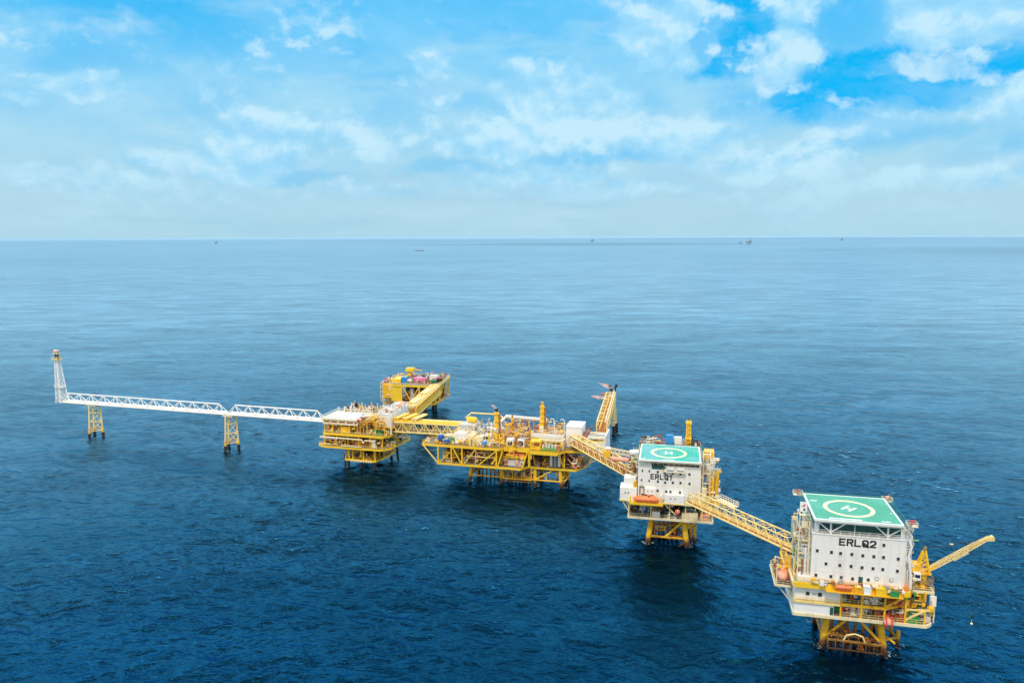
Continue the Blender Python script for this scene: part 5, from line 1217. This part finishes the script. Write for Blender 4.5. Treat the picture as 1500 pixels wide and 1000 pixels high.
# ================================================================== sea
def sea():
    q = np.random.default_rng(4)
    r = [0.5, 25, 60, 90, 115]; x = 135.0
    while x < 60000:
        r.append(x); x += max(.34, 8.5e-6*x*x)
    r.append(60000.0); r = np.array(r)
    az = np.concatenate([np.linspace(-PI, -R(52), 46)[:-1], np.linspace(-R(52), R(52), 1250), np.linspace(R(52), PI, 46)[1:]])
    nr, na = len(r), len(az)
    dr = np.gradient(r)[:, None]; da = np.gradient(az)[None, :]
    Rr = r[:, None]; X = (Rr*np.sin(az)[None, :]); Y = (Rr*np.cos(az)[None, :])
    sp = np.maximum(np.broadcast_to(dr, X.shape)*.8, Rr*da)
    Z = np.zeros_like(X); DX = np.zeros_like(X); DY = np.zeros_like(X)
    patch = 1.0 + .28*np.sin(X*.021+1.3*np.sin(Y*.013))*np.sin(Y*.017+.8*np.sin(X*.011)+1) + .15*np.sin(X*.05-Y*.043+2*np.sin(Y*.02))
    n = 130; lam = np.exp(q.uniform(math.log(1.2), math.log(30), n))
    for i in range(n):
        l = lam[i]; k = 2*PI/l
        th = R(-112) + q.normal(0, .62)
        slope = .031*(1.0 if l < 6 else (6/l)**.6)*q.uniform(.6, 1.4)
        a = slope/k*1.0
        ph = q.uniform(0, 2*PI); kx, ky = k*math.cos(th), k*math.sin(th)
        w = np.clip((l/sp-2.2)/2.5, 0, 1)
        rows = np.where(w.max(axis=1) > 0)[0]
        if len(rows) == 0: continue
        e = rows[-1]+1
        arg = kx*X[:e]+ky*Y[:e]+ph; am = a*w[:e]*patch[:e]
        s_, c_ = np.sin(arg), np.cos(arg)
        Z[:e] += am*s_; DX[:e] += am*.65*math.cos(th)*c_; DY[:e] += am*.65*math.sin(th)*c_
    co = np.stack([X+DX, Y+DY, Z], -1).reshape(-1, 3).astype(np.float32)
    I = np.arange(nr*na).reshape(nr, na)
    F = np.stack([I[:-1, :-1], I[1:, :-1], I[1:, 1:], I[:-1, 1:]], -1).reshape(-1, 4).astype(np.int32)
    me = bpy.data.meshes.new('sea'); me.vertices.add(len(co)); me.vertices.foreach_set('co', co.ravel())
    me.loops.add(F.size); me.loops.foreach_set('vertex_index', F[:, ::-1].ravel())
    me.polygons.add(len(F)); me.polygons.foreach_set('loop_start', np.arange(0, F.size, 4, dtype=np.int32))
    me.polygons.foreach_set('loop_total', np.full(len(F), 4, dtype=np.int32))
    me.polygons.foreach_set('use_smooth', np.ones(len(F), dtype=bool))
    me.update(calc_edges=True)
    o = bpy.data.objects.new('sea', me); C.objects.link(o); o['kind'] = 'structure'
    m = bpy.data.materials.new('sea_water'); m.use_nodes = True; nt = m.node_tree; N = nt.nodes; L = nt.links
    N.remove(N['Principled BSDF']); out = N['Material Output']
    body = N.new('ShaderNodeBsdfDiffuse'); gl = N.new('ShaderNodeBsdfGlossy'); mixs = N.new('ShaderNodeMixShader'); fr = N.new('ShaderNodeFresnel'); fr.inputs['IOR'].default_value = 1.55
    L.new(fr.outputs[0], mixs.inputs[0]); L.new(body.outputs[0], mixs.inputs[1]); L.new(gl.outputs[0], mixs.inputs[2]); L.new(mixs.outputs[0], out.inputs['Surface'])
    tc = N.new('ShaderNodeTexCoord')
    sep = N.new('ShaderNodeSeparateXYZ'); L.new(tc.outputs['Object'], sep.inputs[0])
    # distance from below the camera; horizon haze is painted into the paler far colours
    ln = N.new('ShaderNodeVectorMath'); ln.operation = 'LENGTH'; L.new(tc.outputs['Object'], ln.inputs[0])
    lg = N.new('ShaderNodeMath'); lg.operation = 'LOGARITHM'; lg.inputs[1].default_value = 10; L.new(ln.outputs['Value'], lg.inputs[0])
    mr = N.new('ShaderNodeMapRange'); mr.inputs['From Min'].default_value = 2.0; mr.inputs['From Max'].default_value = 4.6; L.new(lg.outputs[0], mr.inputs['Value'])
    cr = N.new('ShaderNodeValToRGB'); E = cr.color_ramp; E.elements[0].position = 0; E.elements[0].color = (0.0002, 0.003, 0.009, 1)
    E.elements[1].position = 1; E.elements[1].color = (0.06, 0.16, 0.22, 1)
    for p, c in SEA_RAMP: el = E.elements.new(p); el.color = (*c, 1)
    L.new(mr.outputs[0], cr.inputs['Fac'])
    # wind and cloud patches
    mp = N.new('ShaderNodeMapping'); mp.inputs['Scale'].default_value = (.0016, .0028, 1); L.new(tc.outputs['Object'], mp.inputs['Vector'])
    pn = N.new('ShaderNodeTexNoise'); pn.inputs['Scale'].default_value = 1; pn.inputs['Detail'].default_value = 3; L.new(mp.outputs[0], pn.inputs['Vector'])
    pm = N.new('ShaderNodeMapRange'); pm.inputs['From Min'].default_value = .3; pm.inputs['From Max'].default_value = .7; pm.inputs['To Min'].default_value = .95; pm.inputs['To Max'].default_value = 1.05
    L.new(pn.outputs['Fac'], pm.inputs['Value'])
    # cloud shadow bands far out
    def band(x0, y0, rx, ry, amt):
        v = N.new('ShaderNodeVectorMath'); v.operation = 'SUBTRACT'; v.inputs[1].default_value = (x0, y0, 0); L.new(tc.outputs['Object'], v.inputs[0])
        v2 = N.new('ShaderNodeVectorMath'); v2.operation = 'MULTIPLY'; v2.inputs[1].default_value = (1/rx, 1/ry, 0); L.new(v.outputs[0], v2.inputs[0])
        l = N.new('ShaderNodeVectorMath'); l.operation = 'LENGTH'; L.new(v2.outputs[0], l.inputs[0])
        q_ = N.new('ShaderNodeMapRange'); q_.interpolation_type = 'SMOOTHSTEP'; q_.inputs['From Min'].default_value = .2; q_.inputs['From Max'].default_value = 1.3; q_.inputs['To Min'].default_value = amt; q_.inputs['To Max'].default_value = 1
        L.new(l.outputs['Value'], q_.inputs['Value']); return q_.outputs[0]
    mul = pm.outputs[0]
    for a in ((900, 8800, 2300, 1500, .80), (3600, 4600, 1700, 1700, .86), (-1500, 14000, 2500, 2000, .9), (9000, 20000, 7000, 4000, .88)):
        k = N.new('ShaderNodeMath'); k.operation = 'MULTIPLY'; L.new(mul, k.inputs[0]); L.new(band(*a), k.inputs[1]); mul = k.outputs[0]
    mpw = N.new('ShaderNodeMapping'); mpw.inputs['Scale'].default_value = (.010, .030, 1); mpw.inputs['Rotation'].default_value = (0, 0, R(-18)); L.new(tc.outputs['Object'], mpw.inputs['Vector'])
    wn_ = N.new('ShaderNodeTexNoise'); wn_.inputs['Detail'].default_value = 7; wn_.inputs['Roughness'].default_value = .72; wn_.inputs['Scale'].default_value = 1; L.new(mpw.outputs[0], wn_.inputs['Vector'])
    wm = N.new('ShaderNodeMapRange'); wm.inputs['From Min'].default_value = .32; wm.inputs['From Max'].default_value = .68; wm.inputs['To Min'].default_value = .76; wm.inputs['To Max'].default_value = 1.26; L.new(wn_.outputs['Fac'], wm.inputs['Value'])
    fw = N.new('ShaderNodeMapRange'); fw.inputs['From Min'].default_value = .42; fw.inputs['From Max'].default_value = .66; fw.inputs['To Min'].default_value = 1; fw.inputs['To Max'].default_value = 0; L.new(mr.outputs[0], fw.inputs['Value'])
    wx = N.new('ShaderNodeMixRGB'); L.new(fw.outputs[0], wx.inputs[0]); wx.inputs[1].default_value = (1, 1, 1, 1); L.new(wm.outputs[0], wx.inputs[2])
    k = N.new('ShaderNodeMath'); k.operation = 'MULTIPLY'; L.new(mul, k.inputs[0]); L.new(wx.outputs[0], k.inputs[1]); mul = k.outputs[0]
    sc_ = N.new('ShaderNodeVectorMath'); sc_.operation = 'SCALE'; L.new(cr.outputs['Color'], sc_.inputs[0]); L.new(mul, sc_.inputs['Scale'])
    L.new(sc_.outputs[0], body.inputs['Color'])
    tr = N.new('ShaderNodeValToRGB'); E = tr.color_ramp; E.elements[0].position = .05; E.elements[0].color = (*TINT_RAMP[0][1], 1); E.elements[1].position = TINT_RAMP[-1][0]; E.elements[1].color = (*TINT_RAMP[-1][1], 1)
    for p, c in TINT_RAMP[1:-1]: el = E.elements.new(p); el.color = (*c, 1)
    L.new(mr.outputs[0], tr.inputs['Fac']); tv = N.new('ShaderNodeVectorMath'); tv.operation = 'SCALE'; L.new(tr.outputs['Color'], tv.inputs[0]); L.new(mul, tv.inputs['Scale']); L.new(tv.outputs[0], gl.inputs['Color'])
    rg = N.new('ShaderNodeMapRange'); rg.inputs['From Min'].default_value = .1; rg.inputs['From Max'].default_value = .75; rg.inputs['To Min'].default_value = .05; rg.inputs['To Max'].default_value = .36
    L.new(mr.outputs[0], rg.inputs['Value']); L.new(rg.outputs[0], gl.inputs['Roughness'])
    # ripples finer than the mesh, and longer waves where the mesh gets coarse
    mp2 = N.new('ShaderNodeMapping'); mp2.inputs['Scale'].default_value = (.7, 1.5, 1); mp2.inputs['Rotation'].default_value = (0, 0, R(20)); L.new(tc.outputs['Object'], mp2.inputs['Vector'])
    n1 = N.new('ShaderNodeTexNoise'); n1.inputs['Scale'].default_value = 1.3; n1.inputs['Detail'].default_value = 3; n1.inputs['Roughness'].default_value = .5; L.new(mp2.outputs[0], n1.inputs['Vector'])
    b1 = N.new('ShaderNodeBump'); b1.inputs['Strength'].default_value = 1; b1.inputs['Distance'].default_value = .10; L.new(n1.outputs['Fac'], b1.inputs['Height'])
    mp3 = N.new('ShaderNodeMapping'); mp3.inputs['Scale'].default_value = (.055, .14, 1); mp3.inputs['Rotation'].default_value = (0, 0, R(12)); L.new(tc.outputs['Object'], mp3.inputs['Vector'])
    n2 = N.new('ShaderNodeTexNoise'); n2.inputs['Scale'].default_value = 1; n2.inputs['Detail'].default_value = 6; n2.inputs['Roughness'].default_value = .62; L.new(mp3.outputs[0], n2.inputs['Vector'])
    b2 = N.new('ShaderNodeBump'); b2.inputs['Strength'].default_value = 1; b2.inputs['Distance'].default_value = 1.1; L.new(n2.outputs['Fac'], b2.inputs['Height']); L.new(b1.outputs[0], b2.inputs['Normal'])
    L.new(b2.outputs[0], gl.inputs['Normal']); L.new(b2.outputs[0], fr.inputs['Normal']); L.new(b2.outputs[0], body.inputs['Normal'])
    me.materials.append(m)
TINT_RAMP = [(.05, (.021, .42, .80)), (.13, (.058, .49, .85)), (.18, (.155, .60, .86)), (.24, (.34, .72, .90)), (.32, (.58, .86, .96)), (.40, (.71, .89, .96)), (.50, (.55, .70, .76)), (.62, (.40, .55, .60)), (.78, (.33, .47, .52)), (.88, (.33, .47, .52)), (.98, (.43, .56, .60))]  # reflection tint by distance from the camera; far steps carry painted haze
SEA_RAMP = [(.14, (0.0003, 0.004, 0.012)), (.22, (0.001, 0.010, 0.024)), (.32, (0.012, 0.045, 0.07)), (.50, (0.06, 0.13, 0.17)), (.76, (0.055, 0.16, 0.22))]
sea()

# wash around the legs where they meet the water
def foam():
    m = bpy.data.materials.new('foam'); m.use_nodes = True; nt = m.node_tree; N = nt.nodes; L = nt.links
    b = N['Principled BSDF']; b.inputs['Base Color'].default_value = (.75, .80, .82, 1); b.inputs['Roughness'].default_value = .9
    tc = N.new('ShaderNodeTexCoord'); n = N.new('ShaderNodeTexNoise'); n.inputs['Scale'].default_value = 1.1; n.inputs['Detail'].default_value = 6; n.inputs['Roughness'].default_value = .7
    L.new(tc.outputs['Object'], n.inputs['Vector']); r = N.new('ShaderNodeMapRange'); r.inputs['From Min'].default_value = .54; r.inputs['From Max'].default_value = .66; r.inputs['To Max'].default_value = .7
    L.new(n.outputs['Fac'], r.inputs['Value']); L.new(r.outputs[0], b.inputs['Alpha'])
    q = random.Random(3); g = MB(); pts = []
    for F, P in ((Q2, [(4.3,5.8),(19.2,4.9),(4.4,18.3),(20,18.3),(23,9.5)]), (Q1, [(3.3,5),(16.4,4.7),(4,17.6),(17,17.6),(19,7.5)]), (P3, [(20,4.4),(34,4.4),(49,4.4),(60.6,4.4),(20,17),(60,17),(62.5,9.5)]), (P1, [(13.6,3.2),(26.8,3.2),(12,3),(26.8,21),(30.5,20)]), (P2, [(18.2,5.2),(21.7,11.2)])):
        pts += [F.w(u, v) for u, v in P]
    pts += [(-220.6, 386.9, 0), (-216, 392, 0), (-225, 394.5, 0), (-139.8, 362.2, 0), (-135.5, 367, 0), (-144, 369.5, 0), (52, 398, 0), (55, 393, 0)]
    for x, y, _ in pts:
        n_ = 18; c = [(x, y, .32)]; ro = [1.3+q.random()*1.1 for _ in range(n_)]
        c += [(x+ro[i]*math.cos(2*PI*i/n_)*1.25, y+ro[i]*math.sin(2*PI*i/n_), .30) for i in range(n_)]
        g.add(c, [(0, 1+i, 1+(i+1) % n_) for i in range(n_)])
    o = g.build('foam', m); o['kind'] = 'stuff'; o['label'] = 'thin white wash around the platform legs at the waterline'; o['category'] = 'foam'
foam()

# ================================================================== sky
SUN_EL, SUN_AZ = 58, 200      # degrees; azimuth clockwise from +Y: high behind the viewer, a little to the left
def world():
    w = bpy.data.worlds.new('World'); sc.world = w; w.use_nodes = True; nt = w.node_tree; N = nt.nodes; L = nt.links
    bg = N['Background']; bg.inputs['Strength'].default_value = .1
    sky = N.new('ShaderNodeTexSky'); sky.sky_type = 'NISHITA'; sky.sun_disc = False
    sky.sun_elevation = R(SUN_EL); sky.sun_rotation = R(SUN_AZ); sky.air_density = 1.2; sky.dust_density = 1.0; sky.ozone_density = 2
    tc = N.new('ShaderNodeTexCoord'); sp = N.new('ShaderNodeSeparateXYZ'); L.new(tc.outputs['Generated'], sp.inputs[0])
    def math_(op, a, b=None, c=None):
        m = N.new('ShaderNodeMath'); m.operation = op
        for i, v in enumerate((a, b, c)):
            if v is None: continue
            if isinstance(v, (int, float)): m.inputs[i].default_value = v
            else: L.new(v, m.inputs[i])
        return m.outputs[0]
    az = math_('ARCTAN2', sp.outputs['X'], sp.outputs['Y']); el = math_('ARCSINE', sp.outputs['Z'])
    cb = N.new('ShaderNodeCombineXYZ'); L.new(az, cb.inputs[0]); L.new(el, cb.inputs[1])
    P0 = cb.outputs[0]
    # domain warp for ragged cloud edges
    wn = N.new('ShaderNodeTexNoise'); wn.inputs['Scale'].default_value = 9; wn.inputs['Detail'].default_value = 6; wn.inputs['Roughness'].default_value = .62; L.new(P0, wn.inputs['Vector'])
    wv = N.new('ShaderNodeVectorMath'); wv.operation = 'MULTIPLY_ADD'; L.new(wn.outputs['Color'], wv.inputs[0]); wv.inputs[1].default_value = (.11, .07, 0); wv.inputs[2].default_value = (-.055, -.035, 0)
    pw = N.new('ShaderNodeVectorMath'); pw.operation = 'ADD'; L.new(P0, pw.inputs[0]); L.new(wv.outputs[0], pw.inputs[1]); PW = pw.outputs[0]
    def blob(x, y, rx, ry, rot=0, soft=1.0, src=PW):
        s = N.new('ShaderNodeVectorMath'); s.operation = 'SUBTRACT'; s.inputs[1].default_value = (x, y, 0); L.new(src, s.inputs[0])
        mp = N.new('ShaderNodeMapping'); mp.vector_type = 'TEXTURE'; mp.inputs['Rotation'].default_value = (0, 0, R(rot)); mp.inputs['Scale'].default_value = (rx, ry, 1); L.new(s.outputs[0], mp.inputs['Vector'])
        l = N.new('ShaderNodeVectorMath'); l.operation = 'LENGTH'; L.new(mp.outputs[0], l.inputs[0])
        r = N.new('ShaderNodeMapRange'); r.interpolation_type = 'SMOOTHSTEP'; r.inputs['From Min'].default_value = 1-soft*.85; r.inputs['From Max'].default_value = 1+soft*.4; r.inputs['To Min'].default_value = 1; r.inputs['To Max'].default_value = 0
        L.new(l.outputs['Value'], r.inputs['Value']); return r.outputs[0]
    def noise(scale, detail, rough, sx=1, sy=1, dist=0, off=0, src=P0):
        mp = N.new('ShaderNodeMapping'); mp.inputs['Scale'].default_value = (sx, sy, 1); mp.inputs['Location'].default_value = (off, off*.7, off*.3); L.new(src, mp.inputs['Vector'])
        n = N.new('ShaderNodeTexNoise'); n.inputs['Scale'].default_value = scale; n.inputs['Detail'].default_value = detail; n.inputs['Roughness'].default_value = rough; n.inputs['Distortion'].default_value = dist
        L.new(mp.outputs[0], n.inputs['Vector']); return n.outputs['Fac']
    def mapr(v, a, b, c=0, d=1, smooth=True):
        r = N.new('ShaderNodeMapRange'); r.interpolation_type = 'SMOOTHSTEP' if smooth else 'LINEAR'
        r.inputs['From Min'].default_value = a; r.inputs['From Max'].default_value = b; r.inputs['To Min'].default_value = c; r.inputs['To Max'].default_value = d; L.new(v, r.inputs['Value']); return r.outputs[0]
    def mix(f, a, b):
        m = N.new('ShaderNodeMixRGB')
        for i, v in enumerate((f, a, b)):
            if isinstance(v, (int, float)): m.inputs[i].default_value = v
            elif isinstance(v, tuple): m.inputs[i].default_value = (*v, 1)
            else: L.new(v, m.inputs[i])
        return m.outputs[0]
    S10 = lambda *c: tuple(x*10 for x in c)
    # veil of cloud, whiter at the horizon, bluer higher up
    vr = N.new('ShaderNodeValToRGB'); L.new(mapr(el, 0, .32, smooth=False), vr.inputs['Fac']); E = vr.color_ramp
    E.elements[0].position = 0; E.elements[0].color = (.43, .69, .82, 1); E.elements[1].position = 1; E.elements[1].color = (.15, .60, 1.0, 1)
    for p, c in ((.12, (.45, .70, .84)), (.30, (.41, .71, .88)), (.50, (.38, .72, .93)), (.75, (.23, .65, .98))): e = E.elements.new(p); e.color = (*c, 1)
    vs = N.new('ShaderNodeVectorMath'); vs.operation = 'SCALE'; vs.inputs['Scale'].default_value = 10; L.new(vr.outputs['Color'], vs.inputs[0])
    veil = vs.outputs[0]
    # clear air: the Nishita sky, deepened
    tint = N.new('ShaderNodeVectorMath'); tint.operation = 'MULTIPLY'; L.new(sky.outputs[0], tint.inputs[0]); tint.inputs[1].default_value = (.10, .75, 1.2)
    clear = mix(.85, tint.outputs[0], S10(.0, .50, 1.0))
    # open patches
    B = [(.272, .238, .06, .058, 25, .4, 1.4), (.30, .205, .055, .03, 0, .8, .65), (.450, .172, .18, .046, 5, .6, 1.5), (.57, .205, .16, .018, 6, .9, .9), (.40, .225, .055, .11, 20, 1, .60), (.38, .30, .05, .05, 0, .8, .75),
         (.095, .096, .100, .010, 0, 1, .60), (-.50, .285, .28, .075, -12, 1, .80), (-.24, .235, .12, .03, -10, 1, .45), (-.12, .18, .14, .02, -10, 1, .40), (-.52, .20, .14, .035, 0, 1, .5), (0.02, .26, .10, .03, 20, 1, .38), (-.22, .285, .12, .04, 0, 1, .5),
         (-.27, .075, .07, .009, 0, 1, .35), (-.08, .085, .07, .009, 0, 1, .35), (.46, .105, .12, .016, 5, 1, .40), (.60, .10, .1, .02, 8, 1, .38), (.17, .155, .05, .03, 30, 1, .3), (-.36, .17, .12, .03, 10, 1, .3)]
    f = None
    for (x, y, rx, ry, ro, so, am) in B:
        v = math_('MULTIPLY', blob(x, y, rx, ry, ro, so), am); f = v if f is None else math_('MAXIMUM', f, v)
    gn = mapr(noise(3.2, 7, .55, 1, 2.2, .4, 3), .47, .66, 0, .42)
    hi = mapr(el, .06, .22, .15, 1)
    f = math_('MAXIMUM', f, math_('MULTIPLY', gn, hi)); strong = math_('SUBTRACT', math_('MINIMUM', f, 1.3), 1.0); f = math_('MINIMUM', f, 1.0)
    # billowing cloud density; the difference with the same field sampled higher up lights the heads from above
    def bump_field(dx, dy):
        a_ = N.new('ShaderNodeVectorMath'); a_.operation = 'ADD'; a_.inputs[1].default_value = (dx, dy, 0); L.new(P0, a_.inputs[0])
        b_ = N.new('ShaderNodeVectorMath'); b_.operation = 'MULTIPLY_ADD'; L.new(wn.outputs['Color'], b_.inputs[0]); b_.inputs[1].default_value = (.035, .028, 0); L.new(a_.outputs[0], b_.inputs[2])
        return noise(7.5, 9, .56, 1, 1.3, .1, 9, src=b_.outputs[0])
    A0, A1 = bump_field(0, 0), bump_field(.004, .013)
    relief = math_('SUBTRACT', A0, A1); big = noise(3.6, 4, .5, 1, 1.5, .1, 21)
    heads = None
    for (x, y, rx, ry, am) in [(.055, .165, .085, .06, 1), (.0, .125, .07, .04, .7), (-.10, .215, .032, .032, 1), (-.11, .175, .05, .03, .7), (.20, .245, .07, .045, .95), (.235, .225, .03, .03, .9), (.115, .16, .06, .045, .9), (.345, .275, .055, .05, 1), (.33, .205, .06, .035, .8), (.53, .265, .11, .07, 1), (.66, .265, .08, .04, .8),
                               (-.50, .165, .05, .018, .9), (-.56, .15, .03, .012, .8), (-.30, .12, .10, .03, .65), (-.17, .13, .09, .035, .6), (.22, .12, .12, .03, .6), (.42, .125, .09, .03, .6), (.60, .145, .12, .03, .7), (-.57, .19, .05, .025, .6), (.02, .075, .12, .014, .55), (.32, .085, .1, .022, .6), (-.35, .090, .12, .022, .6), (.15, .055, .15, .014, .5), (-.15, .06, .15, .014, .5), (.52, .06, .12, .014, .5), (-.55, .07, .12, .016, .5), (-.05, .11, .06, .02, .6), (.38, .10, .05, .02, .6)]:
        v = math_('MULTIPLY', blob(x, y, rx, ry, 0, .8), am); heads = v if heads is None else math_('MAXIMUM', heads, v)
    dens = math_('ADD', math_('MULTIPLY', heads, .60), math_('ADD', math_('MULTIPLY', math_('SUBTRACT', A0, .49), 1.35), math_('MULTIPLY', math_('SUBTRACT', big, .47), .55)))
    cm = mapr(dens, .04, .46, 0, 1)
    f = math_('MULTIPLY', f, math_('MAXIMUM', mapr(dens, .22, .50, 1, .12), mapr(strong, .0, .45, 0, .85))); cm = math_('MULTIPLY', cm, mapr(strong, -.3, .35, 1, .30))
    col = mix(f, veil, clear)
    topl = math_('MULTIPLY', blob(-.50, .30, .36, .13, -12, 1, P0), .75); cm = math_('MULTIPLY', cm, math_('SUBTRACT', 1.0, topl))
    col = mix(math_('MULTIPLY', cm, mapr(el, .01, .10, .2, .74)), col, S10(.42, .77, 1.0))
    lit = mapr(relief, .0, .06, 0, .8, smooth=False); dk = mapr(relief, .0, -.06, 0, .42, smooth=False)
    el_f = mapr(el, .015, .10, .15, 1)
    col = mix(math_('MULTIPLY', math_('MULTIPLY', lit, el_f), mapr(dens, .05, .35, .08, 1)), col, S10(.60, .86, 1.0))
    col = mix(math_('MULTIPLY', math_('MULTIPLY', dk, el_f), mapr(dens, .0, .3, .3, 1)), col, S10(.20, .59, .94))
    # thin layers low down
    ly = noise(5, 6, .55, 1, 7, .2, 2); col = mix(math_('MULTIPLY', mapr(ly, .52, .70, 0, .35), mapr(el, .16, .05)), col, S10(.33, .62, .80)); col = mix(mapr(noise(6, 6, .55, 1, 4, .2, 5), .52, .72, 0, .35), col, S10(.52, .78, .92))
    # made-up sky out of view: white overhead and behind, added to light the scene
    up = mapr(el, .33, .5); col = mix(up, col, S10(.70, .76, .80))
    back = mapr(sp.outputs['Y'], .12, -.35); col = mix(back, col, S10(.95, .92, .86))
    ahead = math_('MULTIPLY', mapr(sp.outputs['Y'], -.15, .25), math_('MULTIPLY', mapr(el, .30, .42), mapr(el, 1.35, 1.1)))
    ac = mix(mapr(el, .42, .92), S10(2.9, 3.4, 4.1), S10(.15, .34, .6))  # added bright band above the frame, so platform reflections look dark in the sea
    col = mix(math_('MULTIPLY', ahead, .95), col, ac)
    L.new(col, bg.inputs['Color'])
world()
sl = bpy.data.lights.new('sun', 'SUN'); sl.energy = 2.1; sl.angle = R(9); sl.color = (1, .92, .80)
so = bpy.data.objects.new('sun', sl); C.objects.link(so)
az = R(SUN_AZ); el_ = R(SUN_EL); d = Vector((math.sin(az)*math.cos(el_), math.cos(az)*math.cos(el_), math.sin(el_)))
so.rotation_euler = (-d).to_track_quat('-Z', 'Y').to_euler()

# ================================================================== camera
cam = bpy.data.cameras.new('camera'); cam.sensor_width = 36; cam.lens = 1110/1500*36; cam.clip_start = .5; cam.clip_end = 120000
co = bpy.data.objects.new('camera', cam); C.objects.link(co); co.location = (0, 0, 105)
pitch = math.atan(155.5/1110)
co.matrix_world = Matrix.Translation((0, 0, 105)) @ Matrix.Rotation(R(90)-pitch, 4, 'X') @ Matrix.Rotation(R(-.19), 4, 'Z')
sc.camera = co
sc.view_settings.view_transform = 'Standard'; sc.view_settings.look = 'None'; sc.view_settings.exposure = 0
sc.render.engine = 'CYCLES'
